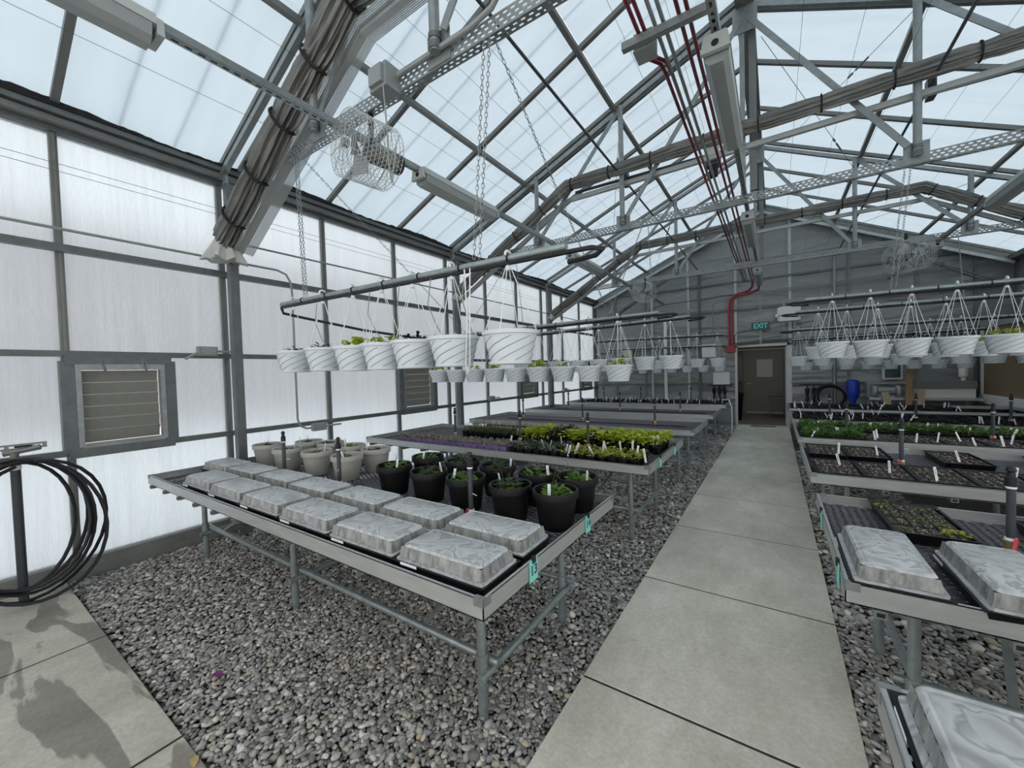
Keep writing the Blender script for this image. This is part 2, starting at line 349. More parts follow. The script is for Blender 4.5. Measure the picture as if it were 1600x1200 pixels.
# ------------------------------------------------------------------ floor: gravel bed, path slabs, cross walk slabs
fl = struct('floor')
MB().mm((XL, YF, -0.28), (XR, YB, -0.035)).build('gravel_base', 'gravel_base', fl)
def slab(x0, x1, y0, y1, mat, zt=0.012):
    b = 0.003; g = 0.007
    x0 += g*0; m = MB(); a = [(x0, y0+g), (x1, y0+g), (x1, y1-g), (x0, y1-g)]
    c = [(x0+b, y0+g+b), (x1-b, y0+g+b), (x1-b, y1-g-b), (x0+b, y1-g-b)]
    vs = [(p[0], p[1], -0.1) for p in a]+[(p[0], p[1], zt-b) for p in a]+[(p[0], p[1], zt) for p in c]
    fs = [(3, 2, 1, 0), (8, 9, 10, 11)]+[(i, (i+1) % 4, 4+(i+1) % 4, 4+i) for i in range(4)]+[(4+i, 4+(i+1) % 4, 8+(i+1) % 4, 8+i) for i in range(4)]
    m.add(vs, fs); return m.build('slab', mat, fl)
PX0, PX1 = -0.845, 0.295
pbsdf('joint', (0.03, 0.03, 0.027), 0.9)
js = [-0.48, 0.69]+[1.86+1.165*k for k in range(0, 9)]+[12.3]
for i in range(len(js)-1): slab(PX0, PX1, js[i], js[i+1], 'concrete')
for y in js[1:-1]: MB().mm((PX0+.004, y-.0075, -.09), (PX1-.004, y+.0075, .009)).build('joint_filler', 'joint', fl)
WY = 0.60
for x0, x1 in ((XL, -3.548), (-3.532, -2.238), (-2.222, PX0-0.004)): slab(x0, x1, -1.2, WY, 'concrete_wet_dimmed')
for x in (-3.54, -2.23): MB().mm((x-.0085, -1.19, -.09), (x+.0085, WY-.01, .009)).build('joint_filler', 'joint', fl)
for x0, x1 in ((PX1+0.01, 1.6), (1.6, 2.9), (2.9, XR)): slab(x0, x1, -1.6, -0.3, 'concrete')
MB().mm((-0.55, 12.02, 0.012), (0.0, 12.2, 0.022)).build('floor_grate', 'slat_dark', fl)

# pebbles
def pebble_template(kind):
    if kind == 0:   # rounded cube, 26 verts
        vs = []; idx = {}
        for x in (-1, 0, 1):
            for y in (-1, 0, 1):
                for z in (-1, 0, 1):
                    if (x, y, z) != (0, 0, 0): idx[(x, y, z)] = len(vs); v = Vector((x, y, z)).normalized(); vs.append(tuple(v))
        fs = []
        for ax in range(3):
            for sgn in (-1, 1):
                for a in (-1, 0):
                    for b in (-1, 0):
                        q = []
                        for da, db in ((0, 0), (1, 0), (1, 1), (0, 1)):
                            p = [0, 0, 0]; p[ax] = sgn; p[(ax+1) % 3] = a+da; p[(ax+2) % 3] = b+db; q.append(idx[tuple(p)])
                        fs.append(q if sgn > 0 else q[::-1])
        return np.array(vs), np.array(fs)
    t = (1+5**0.5)/2
    vs = np.array([(-1,t,0),(1,t,0),(-1,-t,0),(1,-t,0),(0,-1,t),(0,1,t),(0,-1,-t),(0,1,-t),(t,0,-1),(t,0,1),(-t,0,-1),(-t,0,1)], float); vs /= np.linalg.norm(vs[0])
    fs = np.array([(0,11,5),(0,5,1),(0,1,7),(0,7,10),(0,10,11),(1,5,9),(5,11,4),(11,10,2),(10,7,6),(7,1,8),(3,9,4),(3,4,2),(3,2,6),(3,6,8),(3,8,9),(4,9,5),(2,4,11),(6,2,10),(8,6,7),(9,8,1)])
    return vs, fs
PCOL = np.array([(0.36, 0.35, 0.325), (0.24, 0.235, 0.225), (0.46, 0.44, 0.39), (0.40, 0.35, 0.27), (0.15, 0.145, 0.14), (0.62, 0.60, 0.55), (0.28, 0.285, 0.285)])
PW = np.array([.30, .28, .12, .035, .13, .045, .09])
def in_beds(x, y):
    ok = (y > WY+0.01) & (y < 12.25)
    return ok & (((x > XL+0.1) & (x < PX0-0.006)) | ((x > PX1+0.006) & (x < XR-0.1))) | ((y > -0.28) & (y <= WY+0.01) & (x > PX1+0.006) & (x < XR-0.1))
def field(x0, x1, y0, y1, cell):
    nx, ny = int((x1-x0)/cell), int((y1-y0)/cell)
    gx, gy = np.meshgrid(np.arange(nx), np.arange(ny)); n = gx.size
    x = x0+(gx.ravel()+0.5+rng.uniform(-.48, .48, n))*cell; y = y0+(gy.ravel()+0.5+rng.uniform(-.48, .48, n))*cell
    k = in_beds(x, y); return x[k], y[k]
def rots(n, tilt):
    a = rng.uniform(0, 2*PI, n); t = rng.normal(0, tilt, n); ca, sa, ct, st = np.cos(a), np.sin(a), np.cos(t), np.sin(t)
    R = np.zeros((n, 3, 3)); R[:,0,0] = ca; R[:,0,1] = -sa*ct; R[:,0,2] = sa*st; R[:,1,0] = sa; R[:,1,1] = ca*ct; R[:,1,2] = -ca*st; R[:,2,1] = st; R[:,2,2] = ct
    return R
def pebbles(name, x, y, base, kind, parent):
    n = len(x); T, Fc = pebble_template(kind); s = base*np.exp(rng.normal(0, 0.24, n))
    dims = np.stack([s*rng.uniform(.95, 1.45, n), s*rng.uniform(.7, 1.0, n), s*rng.uniform(.42, .72, n)], 1)
    P = T[None]*dims[:, None, :]*(1+rng.uniform(-.13, .13, (n, len(T), 1)))
    P = np.einsum('nij,nkj->nki', rots(n, .35), P)
    P[:, :, 0] += x[:, None]; P[:, :, 1] += y[:, None]; P[:, :, 2] += (rng.uniform(-.030, -.012, n)+dims[:, 2]*0.35)[:, None]
    V = P.reshape(-1, 3); nf = Fc.shape[1]; F = (Fc[None]+(np.arange(n)*len(T))[:, None, None]).reshape(-1, nf)
    me = bpy.data.meshes.new(name); me.vertices.add(len(V)); me.vertices.foreach_set('co', V.ravel())
    me.loops.add(F.size); me.loops.foreach_set('vertex_index', F.ravel().astype(np.int32))
    me.polygons.add(len(F)); me.polygons.foreach_set('loop_start', np.arange(0, F.size, nf, dtype=np.int32)); me.polygons.foreach_set('loop_total', np.full(len(F), nf, np.int32))
    me.polygons.foreach_set('use_smooth', np.ones(len(F), bool)); me.update(calc_edges=True); me.validate()
    c = PCOL[rng.choice(len(PCOL), n, p=PW)]*rng.uniform(.75, 1.25, (n, 1)); c = np.clip(c, .02, .8)
    at = me.color_attributes.new('tint', 'FLOAT_COLOR', 'POINT'); rgba = np.ones((n, len(T), 4)); rgba[:, :, :3] = c[:, None, :]; at.data.foreach_set('color', rgba.ravel())
    me.materials.append(MATS['pebble']); o = put(name, me, parent); return o
gb = tag(put('gravel_bed', None), 'grey river pebble gravel covering the floor around the benches', 'gravel', kind='stuff')
for nm, (x0, x1, y0, y1), cell, base, kind in (
        ('pebble_layer', (-3.0, PX0, 0.6, 2.0), 0.0175, 0.0115, 0), ('pebble_layer', (XL, -3.0, 0.6, 2.0), 0.021, 0.0135, 1),
        ('pebble_layer', (XL, PX0, 2.0, 4.0), 0.023, 0.0145, 1), ('pebble_layer', (-3.6, PX0, 4.0, 8.0), 0.033, 0.020, 1), ('pebble_layer', (-3.0, PX0, 8.0, 12.25), 0.05, 0.029, 1),
        ('pebble_layer', (PX1, 1.5, 0.5, 3.2), 0.0195, 0.0127, 0), ('pebble_layer', (1.5, 2.8, 1.2, 4.4), 0.030, 0.018, 1), ('pebble_layer', (PX1, 1.3, 3.2, 9.0), 0.036, 0.022, 1)):
    x, y = field(x0, x1, y0, y1, cell); tag(pebbles(nm, x, y, base, kind, gb), kind='stuff')
tv, tf = pebble_template(0); pm = []
for i in range(6):
    pbv = MB(); pbv.add([(p[0]*1.2*random.uniform(.9, 1.1), p[1]*.85*random.uniform(.9, 1.1), p[2]*.6*random.uniform(.9, 1.1)) for p in tv], [tuple(q) for q in tf]); pm.append(pbv.mesh('pebble', 'pebble_%d' % i, True))
wts = [.34, .22, .18, .08, .12, .06]
for i in range(290):   # the pebbles that show largest, along the near edges of the beds
    while True:
        if random.random() < 0.8: x, y = random.uniform(-2.0, PX0-.03), random.uniform(.66, 1.9)
        else: x, y = random.uniform(PX1+.03, .75), random.uniform(1.4, 2.4)
        if (x+.55)**2+y*y < 4.6: break
    put('pebble', random.choices(pm, wts)[0], gb, (x, y, random.uniform(-.006, .008)), (random.gauss(0, .25), random.gauss(0, .25), random.uniform(0, 6.28)), random.uniform(.0105, .0175))

# ------------------------------------------------------------------ left wall
wl = struct('wall_left'); ML = [y for y in RAF]; ys = [YF]+ML[1:]+[YB]
zrows = [(0.13, 1.04), (1.04, 1.86), (1.86, 2.72), (2.72, 3.72)]
LOUV = [(0.66, 1.34), (4.12, 4.87), (7.58, 8.33), (11.04, 11.75)]
for i in range(len(ys)-1):
    for r, (z0, z1) in enumerate(zrows):
        y0, y1 = ys[i]+0.004, ys[i+1]-0.004
        lv = [q for q in LOUV if r == 1 and q[0] < y1 and q[1] > y0]
        if lv:   # leave the shutter openings free
            a, b = lv[0]
            if a-y0 > 0.06: MB().mm((XL-0.012, y0, z0+.003), (XL-0.004, a-0.01, z1-.003)).build('panel', 'panel_wall', wl)
            if y1-b > 0.06: MB().mm((XL-0.012, b+0.01, z0+.003), (XL-0.004, y1, z1-.003)).build('panel', 'panel_wall', wl)
        else: MB().mm((XL-0.012, y0, z0+.003), (XL-0.004, y1, z1-.003)).build('panel', 'panel_wall', wl)
for y in ys: 
    m = MB().mm((XL-0.03, y-0.024, 0.0), (XL+0.03, y+0.024, 3.7)); m.mm((XL+0.03, y-0.010, 0.1), (XL+0.042, y+0.010, 3.65)); m.build('mullion', 'frame', wl)
for z, h, d in ((1.04, 0.05, 0.05), (1.86, 0.05, 0.045), (2.72, 0.06, 0.06)):
    MB().mm((XL+0.035, YF, z-h/2), (XL+0.035+d, YB, z+h/2)).build('wall_rail', 'galv_dark', wl)
m = MB().mm((XL-0.06, YF, -0.1), (XL+0.05, YB, 0.13)); m.mm((XL+0.05, YF, -0.05), (XL+0.075, YB, 0.05)); m.build('sill', 'sill', wl)
# eave gutter with ragged foam strip
g = MB(); g.mm((XL-0.05, YF, 3.66), (XL+0.06, YB, 3.72)); g.build('eave_beam', 'galv_dark', wl)
g = MB(); g.mm((XL-0.02, YF, 3.70), (XL+0.15, YB, 3.745)); g.build('gutter_face', 'frame', wl)
g = MB(); g.mm((XL+0.02, YF, 3.755), (XL+0.19, YB, 3.80)); g.build('gutter_lip', 'galv_dark', wl)
fs = MB(); yy = YF; pts = []
while yy < YB: pts.append(yy); yy += random.uniform(.02, .05)
vs = []; q = []
for k, yv in enumerate(pts):
    h = 0.03+0.022*math.sin(yv*3.1)+random.uniform(0, .012); zb = 3.80
    vs += [(XL+0.10, yv, zb), (XL+0.20, yv, zb), (XL+0.20, yv, zb+h), (XL+0.10, yv, zb+h)]
    if k: a = (k-1)*4; b = k*4; q += [(a+j, a+(j+1) % 4, b+(j+1) % 4, b+j) for j in range(4)]
fs.add(vs, q); fs.build('foam_strip', 'black_foam', wl)
# louvred shutters
def shutter(i, y0, y1):
    z0, z1 = 1.03, 1.80; x = XL+0.01
    lab = ['nearest grey louvred wall shutter beside the coiled hose', 'second louvred wall shutter, behind the white hanging baskets', 'third louvred wall shutter along the left wall', 'farthest small louvred shutter at end of left wall'][i]
    t = thing('wall_shutter', lab, 'shutter', (x, (y0+y1)/2, z0), 0, 'louvred wall shutters'); w = (y1-y0)/2; h = z1-z0
    m = MB()
    for s in (-1, 1): m.mm((0.0, s*(w-0.062), 0), (0.09, s*(w+0.03), h))
    m.mm((0, -w, -0.035), (0.10, w, 0.045)); m.mm((0, -w, h-0.03), (0.10, w, h+0.045)); m.build('outer_frame', 'galv_dark', t)
    m = MB(); a = w-0.075
    for s in (-1, 1): m.mm((0.03, s*(a-0.012), 0.05), (0.10, s*(a+0.022), h-0.03))
    m.mm((0.03, -a, h-0.075), (0.105, a, h-0.028)); m.mm((0.03, -a, 0.042), (0.105, a, 0.075)); m.build('inner_frame', 'galv', t)
    n = 6; zz0, zz1 = 0.08, h-0.08; st = (zz1-zz0)/n
    sm = MB(); sm.bar((0.03, -a+0.02, 0), (0.03, a-0.02, 0), 0.006, st*0.97, (0.22, 0, 1)); sm.mm((0.036, -a+0.02, -st*0.5), (0.05, a-0.02, -st*0.44)); me = sm.mesh('slat', 'slat')
    for k in range(n): put('slat', me, t, (0, 0, zz0+(k+.5)*st))
    for s in (-0.5, 0.5): MB().bar((0.09, s*a, h+0.03), (0.12, s*a+0.02, h-0.09), 0.02, 0.006).build('clip', 'galv', t)
for i, (a, b) in enumerate(LOUV): shutter(i, a, b)
# wall posts with conduit
for i, y in enumerate(TY):
    MB().mm((-4.68, y-0.035, 0), (-4.60, y+0.045, 3.60)).build('post', 'galv_dark', wl)
    MB().mm((-4.74, y-0.012, 0), (-4.68, y+0.02, 3.72)).build('post_flange', 'galv', wl)
t = tag(MB().tube([(-4.7, YF, 2.84), (-4.7, 2.30, 2.84), (-4.7, 2.40, 2.81), (-4.7, 2.45, 2.72), (-4.7, 2.46, 2.6), (-4.7, 2.46, 1.12), (-4.7, 2.49, 1.04), (-4.7, 2.56, 1.0), (-4.7, 2.63, 1.0)], 0.012, 8).build('wall_conduit', 'grey_pipe', None, True), 'thin grey conduit running along the left wall and bending down behind grey pots', 'conduit')
t = tag(MB().tube([(-4.66, 1.9, 3.03), (-4.66, 12.2, 3.03)], 0.011, 8).build('wall_conduit', 'grey_pipe', None, True), 'thin upper pipe along left wall behind the hanging chains', 'conduit')
def wallbox(y, z, lab):
    t = thing('outlet_box', lab, 'outlet box', (-4.74, y, z), 0, 'outlet boxes on the left wall')
    MB().mm((0, -0.08, -0.045), (0.07, 0.08, 0.045)).build('box', 'box_grey', t); MB().mm((0.07, -0.06, -0.035), (0.085, 0.06, 0.035)).build('cover', 'grey_pipe', t)
    MB().cyl((0.03, 0.08, 0), (0.03, 0.3, 0), 0.012).build('stub', 'grey_pipe', t)
wallbox(1.6, 1.90, 'small grey outlet box beside nearest wall shutter'); wallbox(2.72, 1.0, 'grey outlet box on low rail behind grey pots'); wallbox(6.3, 1.1, 'grey outlet box on low rail behind the empty benches'); wallbox(9.6, 1.1, 'farthest grey outlet box on low rail of left wall')
t = tag(MB().tube([(-4.7, 1.42, 1.82), (-4.7, 1.48, 1.86), (-4.7, 1.55, 1.90)], 0.012, 8).build('flex_conduit', 'box_grey', None, True), 'short flexible conduit from shutter to outlet box', 'conduit')
for i, z in enumerate((3.33, 3.39)):
    tag(MB().cyl((-4.8, YF+.1, z), (-4.8, 12.2, z), 0.0022, 5).build('guide_wire', 'galv_dark'), ('lower', 'upper')[i]+' of two thin steel wires along left wall under eave', 'wire', 'paired wires along the left wall')
o = MB(); o.plate((-4.80, -0.6, 1.12), (0, 1, 0), (0, 0, 1), 1.14, 0.045, 0.062, 0.04, 1); tag(o.build('slotted_strut', 'galv'), 'short slotted steel strut on the wall above the hose', 'strut')

# ------------------------------------------------------------------ roof (ceiling)
ce = struct('ceiling')
def rpt(x, y, dz=0): return (x, y, roof(x)+dz)
PUR_L, PUR_R = [-3.15, -1.75], [1.20, 2.62]
def roofpanel(xa, xb, ya, yb):
    m = MB(); th = 0.008
    c = [rpt(xa, ya, .03), rpt(xb, ya, .03), rpt(xb, yb, .03), rpt(xa, yb, .03)]
    m.add(c+[(p[0], p[1], p[2]+th) for p in c], [(3,2,1,0),(4,5,6,7),(0,1,5,4),(1,2,6,5),(2,3,7,6),(3,0,4,7)]); m.build('roof_panel', 'panel_roof' if yb > -.3 else 'panel_clear', ce)  # panes behind the camera made clear to let in more light
for i in range(len(ys)-1):
    for xs in ([XL]+PUR_L+[RX], [RX+0.001]+PUR_R+[XR]):
        for a, b in zip(xs[:-1], xs[1:]): roofpanel(a+.003, b-.003, ys[i]+.003, ys[i+1]-.003)
for y in ys:
    m = MB(); m.bar(rpt(XL+.1, y, -.005), rpt(RX, y, -.005), 0.05, 0.05); m.build('rafter', 'frame', ce)
    m = MB(); m.bar(rpt(RX+.001, y, -.005), rpt(XR-.05, y, -.005), 0.05, 0.05); m.build('rafter', 'frame', ce)
for x in PUR_L+PUR_R:
    MB().bar(rpt(x, YF, -.055), rpt(x, YB, -.055), 0.055, 0.05).build('purlin', 'frame', ce)
m = MB().mm((RX-.09, YF, RZ-.12), (RX+.09, YB, RZ-.06)); m.build('ridge_beam', 'frame', ce)
# faint sheet joints outside: thin battens over the panels
for i in range(len(ys)-1):
    for f in (1/3, 2/3):
        y = ys[i]+(ys[i+1]-ys[i])*f
        MB().bar(rpt(XL, y, .05), rpt(RX, y, .05), 0.012, 0.01).build('batten', 'panel_roof', ce)

# ------------------------------------------------------------------ trusses with gathered curtains
CURT = [(-4.52, 3.0), (-2.42, 4.22), (1.92, 4.26), (3.75, 3.08)]
CHZ = 3.50
def truss(i, y):
    nm = ['nearest steel roof truss above the wire fan', 'middle steel roof truss crossing above the hanging baskets', 'farthest steel roof truss in front of grey end wall'][i]
    t = thing('roof_truss', nm, 'truss', (0, y, 0), 0, 'steel roof trusses')
    for a, b in ((XL+.1, RX), (XR-.1, RX)):
        MB().bar((a, 0, roof(a)-.10), (b, 0, roof(b)-.10), 0.05, 0.055).build('top_chord', 'galv', t)
        MB().bar((a, .14, roof(a)-.05), (b, .14, roof(b)-.05), 0.045, 0.04).build('top_chord', 'frame', t)
    m = MB(); x0, x1 = -3.72, 3.25
    m.plate((x0, -0.02, CHZ-.05), (1, 0, 0), (0, 0, 1), x1-x0, 0.095, 0.05, 0.026, 3); m.plate((x0, -0.02, CHZ-.05), (1, 0, 0), (0, 1, 0), x1-x0, 0.06, 0.05, 0.026, 2)
    m.build('bottom_chord', 'galv', t)
    for x in (-2.95, -1.66, 1.12, 2.42):
        p = MB().cyl((x, -.06, CHZ+.01), (x, -.06, roof(x)-.10), 0.032, 12).build('post', 'galv', t, True)
        MB().cyl((x, -.06, CHZ+.02), (x, -.06, CHZ+.06), 0.038, 12).cyl((x, -.06, CHZ+.08), (x, -.06, CHZ+.11), 0.038, 12).build('sleeve', 'galv_dark', p, True)
        MB().mm((x-.09, -.03, CHZ-.04), (x+.09, -.024, CHZ+.15)).build('gusset', 'galv', t)
    MB().bar((RX-.03, -.03, RZ-.15), (RX-.03, -.03, CHZ), 0.05, 0.008, (0, 1, 0)).build('king_post', 'galv', t)
    MB().mm((RX+.03, .05, CHZ+.1), (RX+.10, .10, RZ-.15)).build('king_post', 'frame', t)
    MB().mm((RX-.12, -.045, RZ-.42), (RX+.12, -.035, RZ-.15)).build('gusset', 'galv', t)
    for xa, za, xb, zb in ((-1.60, CHZ+.12, RX-.05, RZ-.3), (1.06, CHZ+.12, RX+.05, RZ-.3), (-2.88, CHZ+.12, -1.70, roof(-1.7)-.14), (2.36, CHZ+.12, 1.17, roof(1.17)-.14)):
        MB().bar((xa, -.05, za), (xb, -.05, zb), 0.012, 0.055, (0.3, 0, 1)).build('brace', 'galv', t)
    # channel the curtain hangs from
    k = [(-4.62, 2.86), (-2.45, 4.07), (1.95, 4.11), (3.8, 2.95)]
    for a, b in zip(k[:-1], k[1:]):
        MB().bar((a[0], .03, a[1]), (b[0], .03, b[1]), 0.05, 0.055).build('curtain_rail', 'frame_light', t)
def curtain(i, y):
    lab = ['bunched grey energy curtain strapped along the nearest truss', 'bunched grey energy curtain strapped along the middle truss', 'bunched grey energy curtain strapped along the farthest truss', 'thin bunched curtain strapped along the grey end wall'][i]
    c = thing('gathered_curtain', lab, 'curtain', (0, y-.10, 0), 0, 'gathered energy curtains')
    sc = (1.2, .74, .74, .45)[i]; n = 84; pts = []
    for a, b in zip(CURT[:-1], CURT[1:]):
        L = math.hypot(b[0]-a[0], b[1]-a[1]); kk = int(L/.06)
        pts += [(a[0]+(b[0]-a[0])*j/kk, a[1]+(b[1]-a[1])*j/kk) for j in range(kk)]
    pts.append(CURT[-1]); vs = []; fs = []
    ph = [random.uniform(0, 6.28) for _ in range(8)]
    for j, p in enumerate(pts):
        q0, q1 = pts[max(0, j-1)], pts[min(len(pts)-1, j+1)]; d = Vector((q1[0]-q0[0], 0, q1[1]-q0[1])).normalized(); nz = Vector((-d.z, 0, d.x))
        s = j*.06; pin = 1-.16*math.exp(-((s % .55)-.27)**2/.003)
        for q in range(n):
            a = 2*PI*q/n; r = 1+.085*math.sin(13*a+ph[0]+1.5*math.sin(s*2+ph[1]))+.075*math.sin(21*a+ph[2]+2.0*math.sin(s*3.3+ph[3]))+.04*math.sin(4*a+s*5+ph[4])
            w = Vector((0, 1, 0))*math.cos(a)*.075*sc*r*pin+nz*math.sin(a)*.105*sc*r*pin
            vs.append((p[0]+w.x, w.y, p[1]+w.z))
        if j: fs += [((j-1)*n+q, (j-1)*n+(q+1) % n, j*n+(q+1) % n, j*n+q) for q in range(n)]
    fs += [tuple(range(n-1, -1, -1)), tuple(range((len(pts)-1)*n, len(pts)*n))]
    MB().add(vs, fs).build('bundle', 'curtain', c, True)
    s = 0.27; acc = 0
    for j in range(1, len(pts)):
        acc += math.dist(pts[j], pts[j-1])
        if acc >= s:
            s += .55; p = pts[j]; d = (Vector((pts[j][0], 0, pts[j][1]))-Vector((pts[j-1][0], 0, pts[j-1][1]))).normalized(); nz = Vector((-d.z, 0, d.x))
            ring = [Vector((p[0], 0, p[1]))+Vector((0, 1, 0))*math.cos(a)*.085*sc*1.02+nz*math.sin(a)*.113*sc for a in [2*PI*q/20 for q in range(20)]]
            MB().tube(ring, 0.011*sc, 5, True).build('strap', 'strap', c)
    # frilled loose end at the wall
    e = MB(); vs = []; fs = []; n = 36; d = Vector((-.55, 0, -.83))
    for j in range(5):
        f = j/4; ctr = Vector((CURT[0][0], 0, CURT[0][1]+.02))+Vector((-.02, 0, -.19*sc))*f
        for q in range(n):
            a = 2*PI*q/n; r = (.055+.075*f)*sc*(1+.28*f*math.sin(9*a+ph[5]))
            vs.append(ctr+Vector((math.cos(a)*r*.8, math.sin(a)*r*1.1, .02*f*math.sin(7*a))))
        if j: fs += [((j-1)*n+q, j*n+q, j*n+(q+1) % n, (j-1)*n+(q+1) % n) for q in range(n)]
    fs.append(tuple(range(n))); fs.append(tuple(range(4*n+n-1, 4*n-1, -1)))
    e.add(vs, fs).build('loose_end', 'curtain_end', c, True)
    if i == 0:   # sheer striped strip hanging beside the bundle
        pr = [(-4.45, 2.96), (-2.42, 4.14), (-0.3, 4.16)]; n = 16; sm = MB(); bmx = MB()
        for a, b in zip(pr[:-1], pr[1:]):
            sm.add([(a[0], .04, a[1]-.06), (b[0], .04, b[1]-.06), (b[0], .22, b[1]-.09), (a[0], .22, a[1]-.09)], [(0, 1, 2, 3)])
            for q in range(n):
                yy = .045+.17*q/(n-1); zz = -.065-.03*q/(n-1); bmx.bar((a[0], yy, a[1]+zz), (b[0], yy, b[1]+zz), .006, .002)
        sm.build('sheer_strip', 'sheer', c); bmx.build('sheer_stripes', 'wire_cage', c)
for i, y in enumerate(TY): truss(i, y)
for i, y in enumerate(TY+[12.08]): curtain(i, y)
# drive shaft, drive rods, cross braces, guide wires
o = MB().cyl((-2.4, 5.42, 4.20), (3.0, 5.42, 4.10), 0.02, 10)
for x in (-1.66, -.3, 1.25, 2.6): o.mm((x-.03, 5.37, 4.08), (x+.03, 5.47, 4.26))
tag(o.build('drive_shaft', 'pipe_dark', None, True), 'dark horizontal drive shaft under the middle truss curtain', 'shaft')
for x, lab in ((-1.70, 'dark drive rod running lengthwise left of the ridge'), (1.24, 'dark drive rod running lengthwise right of the ridge')):
    o = MB().cyl((x, 0.2, 4.2), (x, 11.8, 4.2), 0.014, 8); tag(o.build('drive_rod', 'pipe_dark', None, True), lab, 'rod')
for k, x in enumerate([-4.1, -3.55, -3.0, -2.62, -2.3, -1.95, -1.35, -1.0, -.65, .2, .6, 1.0, 1.6, 2.0, 2.4, 2.9, 3.3]):
    z = 4.30 if -2.45 < x < 1.95 else 4.34-abs(x-(-2.45 if x < 0 else 1.95))*.54
    tag(MB().cyl((x, -1.5, z), (x, 12.2, z), 0.0016, 5).build('guide_wire', 'galv_dark'), ORD[k]+' thin lengthwise guide wire from the left under the roof', 'wire', 'curtain guide wires under the roof')
def cable(a, b, lab):
    t = thing('brace_cable', lab, 'cable', a); b = Vector(b)-Vector(a)
    MB().cyl((0, 0, 0), b, 0.0035, 6).build('rod', 'galv_dark', t); p = b*.2; MB().cyl(p, b*.26, 0.012, 6).cyl(b*.28, b*.30, 0.014, 6).build('turnbuckle', 'galv_dark', t)
cable((-1.66, 5.2, 4.86), (-3.0, 8.7, 4.3), 'cross brace cable left of ridge between middle and far truss'); cable((1.12, 5.2, 4.85), (-.1, 8.7, 5.3), 'cross brace cable right of ridge by middle truss')
cable((1.12, 8.7, 4.80), (-.1, 5.4, 5.3), 'thin brace cable crossing the right roof bay'); cable((2.4, 8.7, 4.2), (1.3, 12.1, 4.7), 'far brace cable in right roof bay'); cable((-1.66, 8.7, 4.86), (-3.0, 12.1, 4.25), 'far brace cable in left roof bay')

# ------------------------------------------------------------------ lengthwise strut rails, conduits and strip lights
def railx(x, z, y0, y1, lab):
    t = thing('strut_rail', lab, 'rail', (x, y0, z)); L = y1-y0
    MB().mm((-.022, 0, 0), (.022, L, .006)).mm((-.022, 0, -.04), (-.018, L, 0)).mm((.018, 0, -.04), (.022, L, 0)).build('channel', 'galv', t)
    MB().plate((-.022, 0, -.043), (0, 1, 0), (1, 0, 0), L, .044, .06, .034, 1).build('slotted_face', 'galv', t)
railx(-2.70, 3.50, -1.0, 12.2, 'slotted strut rail carrying left strip lights'); railx(-.27, 3.58, 1.9, 11.4, 'slotted strut rail carrying centre strip lights'); railx(2.15, 3.50, 1.9, 12.2, 'slotted strut rail carrying right strip lights')
lm = {}
def light(x, y0, L, z, lab, grp):
    t = thing('strip_light', lab, 'light', (x, y0, z), 0, grp)
    def sec(pts, l): 
        n = len(pts); return [(px, yy, pz) for yy in (0, l) for px, pz in pts], [tuple(range(n-1, -1, -1)), tuple(range(n, 2*n))]+[(i, (i+1) % n, n+(i+1) % n, n+i) for i in range(n)]
    m = MB(); m.add(*sec([(-.075, .04), (.075, .04), (.06, .10), (-.06, .10)], L)); m.build('housing', 'housing', t)
    m = MB(); m.add(*sec([(-.065, -.025), (-.035, -.055), (.035, -.055), (.065, -.025), (.07, .038), (-.07, .038)], L-.04)); m.build('diffuser', 'diffuser', t, loc=(0, .02, 0))
    for yy in (-.03, L):
        m = MB(); m.add(*sec([(-.078, -.01), (.078, -.01), (.06, .085), (-.06, .085)], .03)); m.build('end_cap', 'housing', t, loc=(0, yy, 0))
    MB().cyl((0, -.032, .03), (0, -.028, .03), .02, 12).build('cable_port', 'strap', t)
for k, (y0, L) in enumerate(((-.45, 1.2), (2.62, 1.12), (5.84, 1.2), (9.1, 1.15))): light(-2.70, y0, L, 3.40, ORD[k]+' strip light from the camera along the left rail', 'strip lights on the left rail')
for k, (y0, L) in enumerate(((2.62, 1.16), (5.78, 1.2), (9.1, 1.2))): light(-.27, y0, L, 3.42, ORD[k]+' strip light from the camera along the centre rail', 'strip lights on the centre rail')
for k, (y0, L) in enumerate(((5.84, 1.2), (9.0, 1.2))): light(2.15, y0, L, 3.40, ORD[k]+' strip light from the camera along the right rail', 'strip lights on the right rail')
px = [(-.66, 'red_pipe', 'leftmost dark red conduit'), (-.625, 'red_pipe', 'second dark red conduit from left'), (-.565, 'grey_pipe', 'left grey conduit between the red ones'), (-.52, 'grey_pipe', 'right grey conduit between the red ones'), (-.435, 'red_pipe', 'third dark red conduit from left'), (-.39, 'red_pipe', 'rightmost dark red conduit')]
for k, (x, mt, lab) in enumerate(px):
    z = 3.60; P = [(x, 1.0, z)]
    if k < 2: P += [(x, 2.56, z), (x, 2.68, z-.01), (x+.05, 2.78, z), (x+.06, 2.9, z)]
    xe = x+.06 if k < 2 else x
    P += [(xe, 10.9, z)]
    tag(MB().tube(P, 0.0115, 8).build('ceiling_conduit', mt, None, True), lab+' running along the ceiling to the door', 'conduit', 'ceiling conduits')
t = thing('junction_box', 'grey junction box on red conduits near the ridge', 'junction box', (-.645, 2.55, 3.58)); MB().mm((-.055, -.06, -.05), (.055, .06, .05)).build('box', 'box_grey', t); MB().mm((-.06, -.065, -.056), (.06, .065, -.05)).build('lid', 'grey_pipe', t)
for y, lab in ((2.46, 'nearest steel bracket holding the ceiling conduits'), (5.5, 'second steel bracket holding the ceiling conduits'), (8.8, 'farthest steel bracket holding the ceiling conduits')):
    o = MB().mm((-.76, y-.02, 3.535), (-.25, y+.02, 3.58)); tag(o.build('conduit_bracket', 'galv'), lab, 'bracket', 'conduit brackets')
